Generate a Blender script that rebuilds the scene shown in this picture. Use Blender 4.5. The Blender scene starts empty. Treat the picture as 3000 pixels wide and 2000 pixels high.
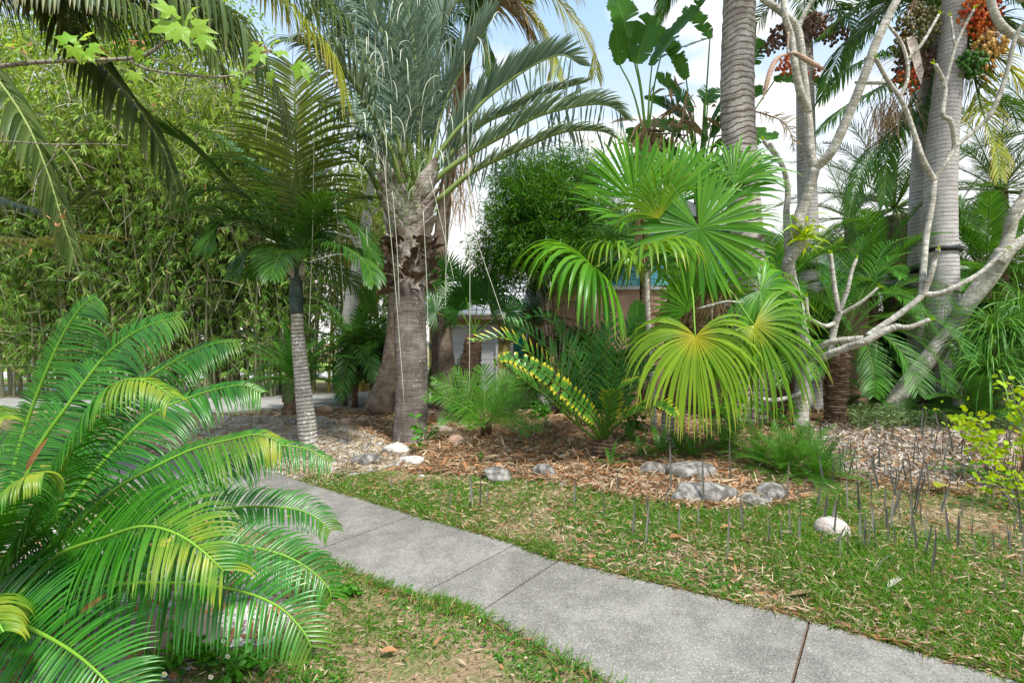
import bpy, math, random
import numpy as np
from mathutils import Matrix, Vector
rng = np.random.default_rng(7)
random.seed(7)
R = math.radians
SC = bpy.context.scene
COL = SC.collection
# ---------------------------------------------------------------- camera, sky, sun, exposure
F, H, HY = 1500.0, 1.65, 1000.0          # focal length in photo pixels, eye height, horizon row
cam = bpy.data.objects.new('camera', bpy.data.cameras.new('camera'))
COL.objects.link(cam)
cam.data.sensor_width = 36.0
cam.data.lens = 18.0
cam.data.clip_start = 0.05
cam.data.clip_end = 3000
cam.location = (0, 0, H)
cam.rotation_euler = (R(90), 0, 0)
SC.camera = cam
SUN_EL, SUN_AZ = 58.0, 150.0             # azimuth clockwise from +Y: behind the camera to the right
W_ = bpy.data.worlds.new('World'); SC.world = W_; W_.use_nodes = True
nt = W_.node_tree; nt.nodes.clear()
def wn(t): return nt.nodes.new(t)
sky = wn('ShaderNodeTexSky'); sky.sky_type = 'NISHITA'; sky.sun_disc = False
sky.sun_elevation = R(SUN_EL); sky.sun_rotation = R(SUN_AZ); sky.dust_density = 1.0
tc = wn('ShaderNodeTexCoord'); mp = wn('ShaderNodeMapping'); mp.inputs['Scale'].default_value = (1.0, 1.0, 3.0)
mp.inputs['Location'].default_value = (0.35, 0.1, 0.2)
nz = wn('ShaderNodeTexNoise'); nz.inputs['Scale'].default_value = 2.6; nz.inputs['Detail'].default_value = 7
nz.inputs['Roughness'].default_value = 0.55
nt.links.new(tc.outputs['Generated'], mp.inputs['Vector']); nt.links.new(mp.outputs[0], nz.inputs['Vector'])
cr = wn('ShaderNodeMapRange'); cr.inputs['From Min'].default_value = 0.50; cr.inputs['From Max'].default_value = 0.66
nt.links.new(nz.outputs['Fac'], cr.inputs['Value'])
sx = wn('ShaderNodeSeparateXYZ'); nt.links.new(tc.outputs['Generated'], sx.inputs[0])
hz = wn('ShaderNodeMapRange'); hz.inputs['From Min'].default_value = 0.62; hz.inputs['From Max'].default_value = 0.10
hz.interpolation_type = 'SMOOTHSTEP'
nt.links.new(sx.outputs['Z'], hz.inputs['Value'])
mx = wn('ShaderNodeMath'); mx.operation = 'MAXIMUM'
nt.links.new(cr.outputs[0], mx.inputs[0]); nt.links.new(hz.outputs[0], mx.inputs[1])
tint = wn('ShaderNodeMix'); tint.data_type = 'RGBA'; tint.inputs[0].default_value = 0.7
nt.links.new(sky.outputs[0], tint.inputs[6]); tint.inputs[7].default_value = (3.4, 5.4, 7.8, 1)
mix = wn('ShaderNodeMix'); mix.data_type = 'RGBA'
nt.links.new(mx.outputs[0], mix.inputs[0]); nt.links.new(tint.outputs[2], mix.inputs[6])
mix.inputs[7].default_value = (7.1, 6.9, 6.6, 1)
bg = wn('ShaderNodeBackground'); bg.inputs['Strength'].default_value = 0.11
wo = wn('ShaderNodeOutputWorld')
nt.links.new(mix.outputs[2], bg.inputs[0]); nt.links.new(bg.outputs[0], wo.inputs[0])
sl = bpy.data.lights.new('sun', 'SUN'); sl.energy = 3.9; sl.angle = R(7.0); sl.color = (1.0, 0.965, 0.9)
so = bpy.data.objects.new('sun', sl); COL.objects.link(so)
sd = Vector((math.sin(R(SUN_AZ)) * math.cos(R(SUN_EL)), math.cos(R(SUN_AZ)) * math.cos(R(SUN_EL)), math.sin(R(SUN_EL))))
so.rotation_euler = sd.to_track_quat('Z', 'Y').to_euler()
SC.view_settings.view_transform = 'Standard'; SC.view_settings.look = 'None'
SC.view_settings.exposure = 0.70; SC.view_settings.gamma = 1.0
SC.render.engine = 'CYCLES'
SC.cycles.max_bounces = 6; SC.cycles.diffuse_bounces = 3; SC.cycles.transmission_bounces = 4; SC.cycles.glossy_bounces = 2
SC.cycles.sample_clamp_indirect = 4.0

# ---------------------------------------------------------------- helpers
def P(px, py, Y): return np.array([(px - 1500.0) / F * Y, Y, H - (py - HY) / F * Y])
def G(px, py, z=0.0):
    Y = F * (H - z) / (py - HY); return P(px, py, Y)
def ter(x, y):                            # terrain height: the street beyond lies a little lower
    t = np.clip((y - 18.0) / 17.0, 0, 1); return -0.75 * t * t * (3 - 2 * t)
def nrm(v):
    v = np.asarray(v, float); return v / np.maximum(np.linalg.norm(v, axis=-1, keepdims=True), 1e-9)
def spl(pts, n=24):                       # Catmull-Rom through the points, evenly resampled
    p = np.array(pts, float)
    if len(p) == 2: return p[0] + (p[1] - p[0]) * np.linspace(0, 1, n)[:, None]
    q = np.vstack([2 * p[0] - p[1], p, 2 * p[-1] - p[-2]]); out = []
    for i in range(1, len(q) - 2):
        t = np.linspace(0, 1, 12, endpoint=False)[:, None]
        a, b, c, d = q[i - 1], q[i], q[i + 1], q[i + 2]
        out.append(0.5 * (2 * b + (c - a) * t + (2 * a - 5 * b + 4 * c - d) * t ** 2 + (-a + 3 * b - 3 * c + d) * t ** 3))
    out.append(p[-1:]); o = np.vstack(out)
    s = np.r_[0, np.cumsum(np.linalg.norm(np.diff(o[:, :3], axis=0), axis=1))]
    return np.stack([np.interp(np.linspace(0, s[-1], n), s, o[:, k]) for k in range(o.shape[1])], 1)
BASE = {}
def tag(o, label=None, cat=None, group=None, kind=None):
    if label: o['label'] = label
    if cat: o['category'] = cat
    if group: o['group'] = group
    if kind: o['kind'] = kind
    return o
def T(name, label, cat, loc, group=None, kind=None):
    o = bpy.data.objects.new(name, None); COL.objects.link(o); o.empty_display_size = 0.2
    o.location = tuple(float(v) for v in loc); BASE[o] = np.array(loc, float)
    return tag(o, label, cat, group, kind)
def to_mesh(name, V, Q, A, mat, smooth=True):
    me = bpy.data.meshes.new(name); V = np.asarray(V, np.float32); Q = np.asarray(Q, np.int32)
    me.vertices.add(len(V)); me.vertices.foreach_set('co', V.ravel())
    k = Q.shape[1]
    me.loops.add(Q.size); me.loops.foreach_set('vertex_index', Q.ravel())
    me.polygons.add(len(Q)); me.polygons.foreach_set('loop_start', np.arange(0, Q.size, k, dtype=np.int32))
    try: me.polygons.foreach_set('loop_total', np.full(len(Q), k, np.int32))
    except Exception: pass
    if A is not None:
        at = me.attributes.new('a', 'FLOAT_COLOR', 'POINT'); C = np.ones((len(V), 4), np.float32); C[:, :3] = A
        at.data.foreach_set('color', C.ravel())
    me.update(calc_edges=True)
    me.polygons.foreach_set('use_smooth', np.full(len(Q), smooth)); me.materials.append(mat)
    return me
class MB:
    def __init__(s): s.v = []; s.q = []; s.a = []; s.n = 0
    def add(s, V, Q, A):
        V = np.asarray(V, float).reshape(-1, 3); s.v.append(V); s.q.append(np.asarray(Q).reshape(-1, 4) + s.n)
        s.a.append(np.broadcast_to(np.asarray(A, float), (len(V), 3))); s.n += len(V)
    def mesh(s, name, mat, off=(0, 0, 0), smooth=True):
        return to_mesh(name, np.vstack(s.v) - np.asarray(off), np.vstack(s.q), np.vstack(s.a), mat, smooth)
    def build(s, name, mat, parent=None, smooth=True, loc=None):
        off = BASE[parent] if parent is not None else (np.zeros(3) if loc is None else np.asarray(loc, float))
        o = bpy.data.objects.new(name, s.mesh(name, mat, off, smooth)); COL.objects.link(o)
        if parent is not None: o.parent = parent
        else: o.location = tuple(off)
        BASE[o] = off
        return o
PROF = {
 'leaf': lambda t: np.interp(t, [0, .12, .45, .8, 1], [.45, .95, 1, .6, .03]),
 'lance': lambda t: np.interp(t, [0, .25, .5, .8, 1], [.15, .9, 1, .55, .02]),
 'oval': lambda t: np.sqrt(np.clip(1 - (2 * t - 1) ** 2, 0, 1)) * .98 + .02,
 'blade': lambda t: np.interp(t, [0, .5, .85, 1], [1, .85, .5, .05]),
 'strip': lambda t: np.interp(t, [0, .88, 1], [1, 1, .75]),
 'strap': lambda t: np.interp(t, [0, .1, .75, 1], [.6, 1, .8, .04]),
}
GR = np.array([0, 0, -1.0])
def ribbons(mb, P0, D, N, L, W, seg=4, prof='leaf', droop=0.0, fold=0.0, rnd=None, u=None, dexp=0.0, pull=GR):
    P0 = np.atleast_2d(np.asarray(P0, float)); n = len(P0)
    D = nrm(np.broadcast_to(D, (n, 3))); N = np.broadcast_to(N, (n, 3))
    L = np.broadcast_to(L, (n,)).astype(float); W = np.broadcast_to(W, (n,)).astype(float)
    dr = np.broadcast_to(droop, (n,)).astype(float)[:, None]
    S = nrm(np.cross(D, N)); t = np.linspace(0, 1, seg + 1)
    pf = PROF[prof](t) if isinstance(prof, str) else prof(t)
    rnd = rng.random(n) if rnd is None else np.broadcast_to(rnd, (n,)); u = np.zeros(n) if u is None else np.broadcast_to(u, (n,))
    m = 3 if fold else 2; V = np.zeros((n, seg + 1, m, 3)); A = np.zeros((n, seg + 1, m, 3))
    p = P0.copy(); d = D.copy()
    for k in range(seg + 1):
        s = nrm(S - (S * d).sum(1, keepdims=True) * d); w = (W * pf[k] * .5)[:, None]
        if m == 3:
            nn = np.cross(s, d)
            V[:, k, 0] = p - s * w + nn * w * fold; V[:, k, 1] = p; V[:, k, 2] = p + s * w + nn * w * fold
        else: V[:, k, 0] = p - s * w; V[:, k, 1] = p + s * w
        A[:, k, :, 0] = rnd[:, None]; A[:, k, :, 1] = t[k]; A[:, k, :, 2] = u[:, None]
        p = p + d * (L / seg)[:, None]; g = dr / seg * ((t[k] + .5 / seg) ** dexp * (1 + dexp) if dexp else 1.0)
        d = nrm(d + pull * g)
    i = np.arange(n)[:, None, None] * (seg + 1) * m + np.arange(seg)[None, :, None] * m + np.arange(m - 1)[None, None, :]
    mb.add(V, np.stack([i, i + 1, i + m + 1, i + m], -1), A.reshape(-1, 3))
def tube(mb, pts, rad, sides=8, rnd=0.5, wob=0.0, ring=0.0, ringstep=0.1, cap=True):
    p = np.asarray(pts, float)[:, :3]; K = len(p); rad = np.interp(np.linspace(0, 1, K), np.linspace(0, 1, len(np.atleast_1d(rad))), np.atleast_1d(rad))
    tg = nrm(np.gradient(p, axis=0)); ref = np.array([1.0, 0, 0]) if abs(tg[0][0]) < .8 else np.array([0, 1.0, 0])
    s = np.r_[0, np.cumsum(np.linalg.norm(np.diff(p, axis=0), axis=1))]
    th = np.linspace(0, 2 * np.pi, sides, endpoint=False); V = []; x = nrm(np.cross(tg[0], ref))
    for k in range(K):
        x = nrm(x - (x @ tg[k]) * tg[k]); y = np.cross(tg[k], x)
        r = rad[k] * (1 + wob * (rng.random(sides) - .5))
        if ring: r = r * (1 + ring * (abs(((s[k] / ringstep) % 1.0) - .5) * 2 - .5))
        V.append(p[k] + np.cos(th)[:, None] * x * np.reshape(r, (-1, 1)) + np.sin(th)[:, None] * y * np.reshape(r, (-1, 1)))
    if cap:
        V = [p[0] + (V[0] - p[0]) * .05] + V + [p[-1] + (V[-1] - p[-1]) * .6 + tg[-1] * rad[-1] * .25, p[-1] + (V[-1] - p[-1]) * .03 + tg[-1] * rad[-1] * .3]
        s = np.r_[s[0], s, s[-1], s[-1]]; K += 3
    V = np.array(V); A = np.zeros((K, sides, 3)); A[..., 0] = np.abs(np.linspace(-1, 1, sides)); A[..., 1] = s[:, None]; A[..., 2] = rnd
    i = np.arange(K - 1)[:, None]; j = np.arange(sides)[None, :]; a = i * sides + j; b = i * sides + (j + 1) % sides
    mb.add(V, np.stack([a, b, b + sides, a + sides], -1), A.reshape(-1, 3))
def box(mb, x0, x1, y0, y1, z0, z1, rnd=.5):
    V = [(x, y, z) for z in (z0, z1) for y in (y0, y1) for x in (x0, x1)]
    mb.add(V, [(0, 2, 3, 1), (4, 5, 7, 6), (0, 1, 5, 4), (2, 6, 7, 3), (0, 4, 6, 2), (1, 3, 7, 5)], (rnd, 0, 0))
def balls(mb, C, r, rnd=None, nu=7, nv=4, sq=1.0):
    C = np.atleast_2d(C); n = len(C); r = np.broadcast_to(r, (n,)); rnd = rng.random(n) if rnd is None else np.broadcast_to(rnd, (n,))
    ph = np.linspace(.12, np.pi - .12, nv + 1); th = np.linspace(0, 2 * np.pi, nu, endpoint=False)
    S = np.stack([np.sin(ph)[:, None] * np.cos(th), np.sin(ph)[:, None] * np.sin(th), np.cos(ph)[:, None] * sq + 0 * th], -1)
    V = C[:, None, None, :] + r[:, None, None, None] * S[None]
    A = np.zeros(V.shape); A[..., 0] = rnd[:, None, None]; A[..., 1] = ph[:, None] / np.pi
    i = np.arange(n)[:, None, None] * (nv + 1) * nu; k = np.arange(nv)[None, :, None] * nu; j = np.arange(nu)[None, None, :]
    a = i + k + j; b = i + k + (j + 1) % nu
    mb.add(V, np.stack([a, a + nu, b + nu, b], -1), A.reshape(-1, 3))
def rdir(n, zmin=-1, zmax=1):
    z = rng.uniform(zmin, zmax, n); a = rng.uniform(0, 2 * np.pi, n); r = np.sqrt(1 - z * z)
    return np.stack([r * np.cos(a), r * np.sin(a), z], 1)
def inpoly(x, y, poly):
    poly = np.asarray(poly); c = np.zeros(len(x), bool); j = len(poly) - 1
    for i in range(len(poly)):
        xi, yi, xj, yj = poly[i][0], poly[i][1], poly[j][0], poly[j][1]
        c ^= ((yi > y) != (yj > y)) & (x < (xj - xi) * (y - yi) / (yj - yi + 1e-12) + xi); j = i
    return c

# ---------------------------------------------------------------- materials
class NT:
    def __init__(s, name):
        s.m = bpy.data.materials.new(name); s.m.use_nodes = True; s.t = s.m.node_tree; s.t.nodes.clear()
        s.out = s.t.nodes.new('ShaderNodeOutputMaterial')
    def n(s, typ, ins=None, **kw):
        o = s.t.nodes.new('ShaderNode' + typ)
        for k, v in kw.items(): setattr(o, k, v)
        for k, v in (ins or {}).items():
            if isinstance(v, bpy.types.NodeSocket): s.t.links.new(v, o.inputs[k])
            else:
                if isinstance(v, tuple) and len(v) == 3 and o.inputs[k].type == 'RGBA': v = v + (1,)
                o.inputs[k].default_value = v
        return o
    def attr(s):
        a = s.n('Attribute', attribute_name='a'); sp = s.n('SeparateColor', {0: a.outputs['Color']}); return sp.outputs
    def mix(s, f, a, b, mode='MIX'):
        return s.n('Mix', {0: f, 6: a, 7: b}, data_type='RGBA', blend_type=mode).outputs[2]
    def rng(s, v, a, b, c=0.0, d=1.0): return s.n('MapRange', {0: v, 1: a, 2: b, 3: c, 4: d}).outputs[0]
    def noise(s, sc, det=4, vec=None, rough=.55):
        vec = vec or s.n('TexCoord').outputs['Object']
        return s.n('TexNoise', {'Vector': vec, 'Scale': float(sc), 'Detail': float(det), 'Roughness': rough}).outputs['Fac']
    def math(s, op, a, b=0.0): return s.n('Math', {0: a, 1: b}, operation=op).outputs[0]
    def bump(s, h, st, dist=.02): return s.n('Bump', {'Height': h, 'Strength': st, 'Distance': dist}).outputs[0]
    def fin(s, col, rough=.6, spec=.5, bump=None, metal=0.0, trans=0.0, tcol=None, coat=0.0):
        ins = {'Base Color': col, 'Roughness': rough, 'Specular IOR Level': spec, 'Metallic': metal, 'Coat Weight': coat}
        if bump is not None: ins['Normal'] = bump
        b = s.n('BsdfPrincipled', ins).outputs[0]
        if trans:
            tr = s.n('BsdfTranslucent', {'Color': tcol if tcol is not None else col}).outputs[0]
            b = s.n('MixShader', {0: trans, 1: b, 2: tr}).outputs[0]
        s.t.links.new(b, s.out.inputs[0]); return s.m
def leafm(name, c0, c1, tip=None, tt=(.8, 1.0), rough=.42, trans=.3, blot=None, bt=.62, spec=.28, alt=None, sat=(.95, 1.05, .5), base=None, utip=None, var=.35):
    if c0[1] > c0[0] * 1.15: c0 = tuple(v * k for v, k in zip(c0, sat)); c1 = tuple(v * k for v, k in zip(c1, sat))
    s = NT(name); a = s.attr(); col = s.mix(a[0], c0, c1)
    if alt: col = s.mix(s.rng(a[0], alt[1], alt[1] + .03), col, alt[0])
    nz = s.noise(3.0, 3); col = s.mix(s.rng(nz, .3, .75, 0, var), col, tuple(v * .45 for v in c0))
    if base: col = s.mix(s.rng(a[1], .25, 0.0), col, base)
    if tip: col = s.mix(s.rng(s.math('ADD', a[1], s.math('MULTIPLY', a[0], .12)), tt[0], tt[1]), col, tip)
    if utip: col = s.mix(s.math('MULTIPLY', s.rng(a[2], utip[1], utip[2]), s.rng(s.noise(6, 2), .35, .6)), col, utip[0])
    if blot: col = s.mix(s.rng(s.noise(9, 5, rough=.7), bt, bt + .1, 0, .8), col, blot)
    tcol = s.mix(.5, col, tuple(min(1, v * 2.2) for v in (c1[0] * 1.25, c1[1], c1[2] * .5)))
    return s.fin(col, rough, spec, None, trans=trans, tcol=tcol)
def plain(name, c0, c1, rough=.8, sc=8, bst=.3, bd=.01, spec=.3, metal=0.0, det=6, lo=.3, hi=.7):
    s = NT(name); nz = s.noise(sc, det); col = s.mix(s.rng(nz, lo, hi), c0, c1); a = s.attr()
    col = s.mix(s.rng(a[0], 0, 1, 0, .35), col, tuple(v * .7 for v in c0))
    return s.fin(col, rough, spec, s.bump(s.noise(sc * 5, 5), bst, bd), metal=metal)
def barkm(name, c0, c1, dark, step=.08, rw=.35, fleck=None, ft=.66, bst=.7, noise=6, fib=0.0, ringn=.25):
    s = NT(name); a = s.attr(); n1 = s.noise(noise, 6)
    tcn = s.n('TexCoord').outputs['Object']; mpp = s.n('Mapping', {'Vector': tcn, 'Scale': (14.0, 14.0, 2.0)}).outputs[0]
    n2 = s.noise(2.0, 6, mpp); mph = s.n('Mapping', {'Vector': tcn, 'Scale': (2.5, 2.5, 30.0)}).outputs[0]; n3 = s.noise(1.5, 5, mph)
    col = s.mix(s.rng(n1, .32, .68), c0, c1)
    col = s.mix(s.rng(n3, .42, .7, 0, .55), col, dark)
    col = s.mix(s.rng(n2, .5, .75, 0, .45), col, tuple(v * .6 for v in c0))
    ph = s.math('ADD', s.math('DIVIDE', a[1], step), s.math('MULTIPLY', s.noise(1.3, 3), ringn * 8))
    fr = s.math('FRACT', ph); tri = s.math('ABSOLUTE', s.math('SUBTRACT', fr, .5))
    line = s.rng(tri, .5 - rw * .5, .5)
    lw = s.math('MULTIPLY', line, s.rng(n2, .3, .55, .35, 1))
    col = s.mix(lw, col, dark)
    if fleck: col = s.mix(s.rng(s.noise(22, 3), ft, ft + .04), col, fleck)
    hgt = s.math('SUBTRACT', s.math('ADD', s.math('MULTIPLY', n3, .8), s.math('MULTIPLY', n2, .5)), line)
    return s.fin(col, .85, .25, s.bump(hgt, bst, .02))
M = {}
M['cyc'] = leafm('cycad_leaf', (.014, .095, .012), (.045, .2, .022), tip=(.35, .3, .08), tt=(1.05, 1.14), rough=.33, trans=.12, spec=.42, blot=(.34, .36, .03), bt=.64, utip=((.3, .34, .03), .9, 1.25))
M['cycy'] = leafm('cycad_leaf_yellowing', (.02, .12, .013), (.06, .23, .022), tip=(.4, .32, .08), tt=(1.02, 1.14), rough=.38, trans=.26, spec=.38, blot=(.5, .42, .05), bt=.63, utip=((.42, .42, .03), .68, 1.1))
M['rach'] = leafm('green_rachis', (.12, .26, .04), (.2, .36, .07), rough=.45, trans=0)
M['rachd'] = leafm('dark_rachis', (.07, .14, .03), (.12, .19, .05), rough=.5, trans=0)
M['tri'] = leafm('triangle_palm_leaf', (.075, .14, .095), (.21, .3, .23), sat=(1, 1, 1), rough=.42, trans=.18, tip=(.24, .3, .22), tt=(.8, 1.1), var=.25)
M['trir'] = leafm('triangle_palm_rachis', (.2, .26, .15), (.3, .34, .22), rough=.5, trans=0)
M['rein'] = leafm('pale_rein', (.5, .55, .42), (.62, .64, .5), rough=.6, trans=0)
M['king'] = leafm('king_palm_leaf', (.07, .105, .02), (.16, .2, .03), rough=.36, trans=.25, tip=(.2, .2, .03), tt=(.95, 1.15), base=(.10, .12, .02))
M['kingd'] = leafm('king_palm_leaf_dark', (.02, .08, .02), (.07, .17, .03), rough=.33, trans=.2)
M['coco'] = leafm('overhanging_palm_leaf', (.03, .055, .025), (.12, .16, .09), rough=.42, trans=.15, tip=(.2, .16, .07), tt=(.85, 1.15))
M['cocoy'] = leafm('yellowing_palm_leaf', (.2, .24, .03), (.38, .38, .07), rough=.5, trans=.35, tip=(.5, .38, .16), tt=(.6, 1.1))
M['dry'] = leafm('dry_palm_leaf', (.26, .16, .09), (.5, .36, .22), rough=.8, trans=.15)
M['fox'] = leafm('garden_palm_leaf', (.02, .07, .022), (.08, .17, .04), rough=.38, trans=.22, tip=(.28, .24, .06), tt=(1.0, 1.15))
M['date'] = leafm('date_palm_leaf', (.03, .13, .025), (.11, .28, .06), rough=.38, trans=.22)
M['sago'] = leafm('sago_leaf', (.035, .14, .03), (.08, .25, .05), rough=.3, trans=.15)
M['enc'] = leafm('dark_cycad_leaf', (.025, .1, .035), (.07, .22, .07), rough=.28, trans=.1, tip=(.5, .45, .03), tt=(.97, 1.08))
M['ency'] = leafm('dark_cycad_leaf_yellow', (.03, .13, .03), (.1, .25, .05), rough=.3, trans=.12, tip=(.62, .52, .03), tt=(.62, .95))
M['small'] = leafm('young_cycad_leaf', (.05, .16, .03), (.11, .27, .04), rough=.35, trans=.3)
M['fan'] = leafm('fan_palm_leaf', (.035, .145, .016), (.13, .31, .03), rough=.33, trans=.35, tip=(.3, .34, .04), tt=(.95, 1.15), var=.2)
M['fany'] = leafm('fan_palm_leaf_yellowing', (.12, .24, .02), (.28, .4, .05), rough=.36, trans=.35, tip=(.5, .42, .1), tt=(.85, 1.12), base=(.5, .42, .02), var=.2)
M['fany2'] = leafm('fan_palm_leaf_olive', (.07, .18, .02), (.17, .3, .035), rough=.33, trans=.35, tip=(.45, .4, .06), tt=(.88, 1.12), base=(.4, .4, .03), var=.2)
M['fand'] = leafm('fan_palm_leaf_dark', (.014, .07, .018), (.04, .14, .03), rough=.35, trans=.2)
M['bop'] = leafm('bird_of_paradise_leaf', (.03, .11, .03), (.07, .2, .05), rough=.33, trans=.3, tip=(.16, .22, .04), tt=(1.0, 1.14))
M['bam'] = leafm('bamboo_leaf', (.06, .18, .035), (.24, .42, .08), sat=(1, 1, .8), rough=.5, trans=.3, tip=(.45, .38, .2), tt=(.85, 1.1), alt=((.42, .35, .18), .9), utip=((.34, .42, .04), .5, .95))
M['bamd'] = leafm('dead_bamboo_sheath', (.45, .2, .06), (.6, .35, .15), rough=.7, trans=.15)
M['bush'] = leafm('bush_leaf', (.025, .1, .015), (.1, .24, .035), rough=.4, trans=.3)
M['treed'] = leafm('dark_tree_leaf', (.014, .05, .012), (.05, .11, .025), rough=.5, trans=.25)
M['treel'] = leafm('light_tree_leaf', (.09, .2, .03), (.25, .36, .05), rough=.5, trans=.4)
M['lime'] = leafm('lime_shrub_leaf', (.2, .38, .012), (.4, .56, .02), rough=.4, trans=.4)
M['maple'] = leafm('lobed_leaf', (.17, .36, .05), (.34, .5, .14), rough=.42, trans=.45)
M['pony'] = leafm('ponytail_leaf', (.05, .16, .035), (.13, .28, .07), rough=.4, trans=.2)
M['grass'] = leafm('grass_blade', (.035, .13, .02), (.16, .3, .05), alt=((.42, .34, .18), .86), rough=.5, trans=.35, base=(.2, .22, .07), var=.2)
M['weed'] = leafm('weed_leaf', (.03, .15, .02), (.09, .28, .03), rough=.42, trans=.3)
M['fern'] = leafm('fern_leaf', (.03, .13, .02), (.08, .24, .03), rough=.45, trans=.3)
M['silver'] = leafm('silvery_cover_leaf', (.13, .2, .15), (.26, .33, .26), rough=.5, trans=.15)
M['spike'] = leafm('spike_leaf', (.085, .085, .065), (.21, .21, .19), rough=.6, trans=.05, tip=(.12, .07, .045), tt=(.8, 1.1))
M['lit'] = leafm('leaf_litter', (.2, .12, .07), (.6, .47, .31), rough=.8, trans=.12, spec=.2)
M['lito'] = leafm('orange_litter', (.26, .11, .05), (.48, .25, .12), rough=.75, trans=.15, spec=.2)
M['shell'] = leafm('shell_gravel', (.3, .28, .26), (.76, .74, .7), rough=.75, trans=0, spec=.3, var=.6)
M['shellg'] = leafm('grey_mulch', (.3, .25, .21), (.58, .53, .47), rough=.85, trans=0, spec=.2)
M['nut'] = leafm('palm_nut', (.12, .065, .04), (.3, .2, .13), rough=.7, trans=0)
M['white'] = leafm('white_petal', (.75, .75, .72), (.85, .85, .82), rough=.5, trans=.2)
M['yolk'] = leafm('yellow_centre', (.7, .38, .02), (.8, .5, .03), rough=.6, trans=0)
M['trunk_tri'] = barkm('triangle_palm_bark', (.1, .08, .065), (.33, .29, .26), (.03, .023, .02), step=.03, rw=.3, fleck=(.62, .62, .6), ft=.68, noise=3.5, ringn=.12)
M['boot'] = barkm('leaf_base', (.2, .15, .115), (.6, .56, .52), (.12, .07, .045), step=.9, rw=.05, noise=5, bst=.9)
M['trunk_dark'] = barkm('dark_palm_bark', (.13, .095, .07), (.3, .24, .18), (.04, .025, .018), step=.045, rw=.22, ringn=.12)
M['trunk_king'] = barkm('ringed_grey_bark', (.3, .28, .24), (.56, .54, .5), (.13, .11, .09), step=.06, rw=.5, fleck=(.66, .68, .64), ft=.6, noise=5)
M['shaft'] = barkm('dark_green_crownshaft', (.03, .06, .05), (.09, .13, .12), (.015, .03, .022), step=.5, rw=.02, bst=.2)
M['shaftg'] = barkm('green_leaf_base', (.06, .12, .03), (.12, .2, .06), (.03, .05, .02), step=.5, rw=.05, bst=.2)
M['trunk_wave'] = barkm('rippled_palm_bark', (.27, .23, .2), (.56, .53, .49), (.15, .115, .09), step=.12, rw=.5, bst=1.0, noise=5, ringn=.45)
M['trunk_fox'] = barkm('smooth_grey_palm_bark', (.33, .31, .3), (.58, .57, .56), (.17, .13, .11), step=.09, rw=.28, bst=.45, noise=1.5, fleck=(.66, .66, .64), ft=.69, ringn=.1)
M['trunk_fib'] = barkm('fibrous_brown_bark', (.13, .075, .045), (.32, .22, .15), (.035, .02, .015), step=.05, rw=.5, bst=1.0, noise=9)
M['plum'] = barkm('pale_lichened_bark', (.3, .28, .23), (.6, .58, .52), (.17, .15, .11), step=.11, rw=.12, fleck=(.72, .72, .68), ft=.62, noise=7, bst=.6)
M['twig'] = barkm('grey_twig_bark', (.18, .16, .13), (.34, .31, .26), (.07, .05, .04), step=.05, rw=.2)
M['bark'] = barkm('grey_tree_bark', (.38, .37, .33), (.58, .57, .52), (.2, .19, .16), step=.6, rw=.1, noise=4)
M['culm'] = leafm('bamboo_culm', (.14, .2, .1), (.42, .36, .23), sat=(1, 1, 1), rough=.45, trans=0)
M['culmy'] = leafm('golden_bamboo_culm', (.4, .3, .06), (.5, .42, .1), rough=.45, trans=0)
M['rockw'] = plain('white_rock', (.38, .36, .33), (.68, .67, .64), sc=6, bst=.9)
M['rockg'] = plain('weathered_grey_rock', (.1, .09, .078), (.38, .365, .335), sc=10, bst=1.0, lo=.4, hi=.62)
M['rockb'] = plain('brown_rock', (.2, .155, .12), (.42, .36, .29), sc=5, bst=.9)
M['husk'] = barkm('coconut_husk', (.34, .2, .14), (.55, .42, .33), (.15, .09, .06), step=3, rw=.05, bst=.5, noise=5)
M['huskw'] = barkm('bleached_husk', (.5, .42, .36), (.72, .66, .6), (.16, .12, .1), step=3, rw=.05, bst=.5, noise=3)
M['band'] = plain('black_strap', (.012, .012, .014), (.03, .03, .032), rough=.5, sc=30)
M['yellow'] = plain('yellow_stucco', (.55, .46, .14), (.62, .52, .18), sc=6, bst=.35)
M['pink'] = plain('salmon_stucco', (.58, .35, .25), (.68, .44, .33), sc=5, bst=.45)
M['wdoor'] = plain('white_paint', (.72, .73, .75), (.8, .8, .81), rough=.4, sc=3, bst=.05)
M['teal'] = plain('teal_paint', (.01, .36, .3), (.03, .47, .38), rough=.5, sc=4, bst=.1)
M['roof'] = plain('weathered_light_roof', (.42, .43, .45), (.62, .63, .65), rough=.6, sc=7, bst=.3)
M['fascia'] = plain('grey_trim', (.3, .33, .35), (.42, .45, .46), rough=.5, sc=4, bst=.1)
M['metal'] = plain('galvanised_metal', (.4, .42, .44), (.65, .67, .7), rough=.25, sc=2, bst=.05, metal=.9)
M['wood'] = plain('weathered_wood', (.16, .11, .08), (.3, .23, .17), sc=9, bst=.5)
M['car'] = plain('white_car_paint', (.75, .76, .78), (.8, .8, .82), rough=.2, sc=2, bst=0)
M['rub'] = plain('black_rubber', (.015, .015, .015), (.03, .03, .03), rough=.7)
M['red'] = plain('stop_red', (.6, .015, .02), (.65, .02, .03), rough=.4, sc=2, bst=0)
M['signw'] = plain('sign_white', (.8, .8, .8), (.82, .82, .82), rough=.4, sc=2, bst=0)
M['signg'] = plain('street_sign_green', (.05, .45, .3), (.06, .5, .35), rough=.4, sc=2, bst=0)
M['tag'] = plain('dark_plastic', (.02, .02, .03), (.05, .05, .06), rough=.3)
def m_glass():
    s = NT('window_glass'); return s.fin((.012, .014, .016), .05, .8)
M['glass'] = m_glass()
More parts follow.
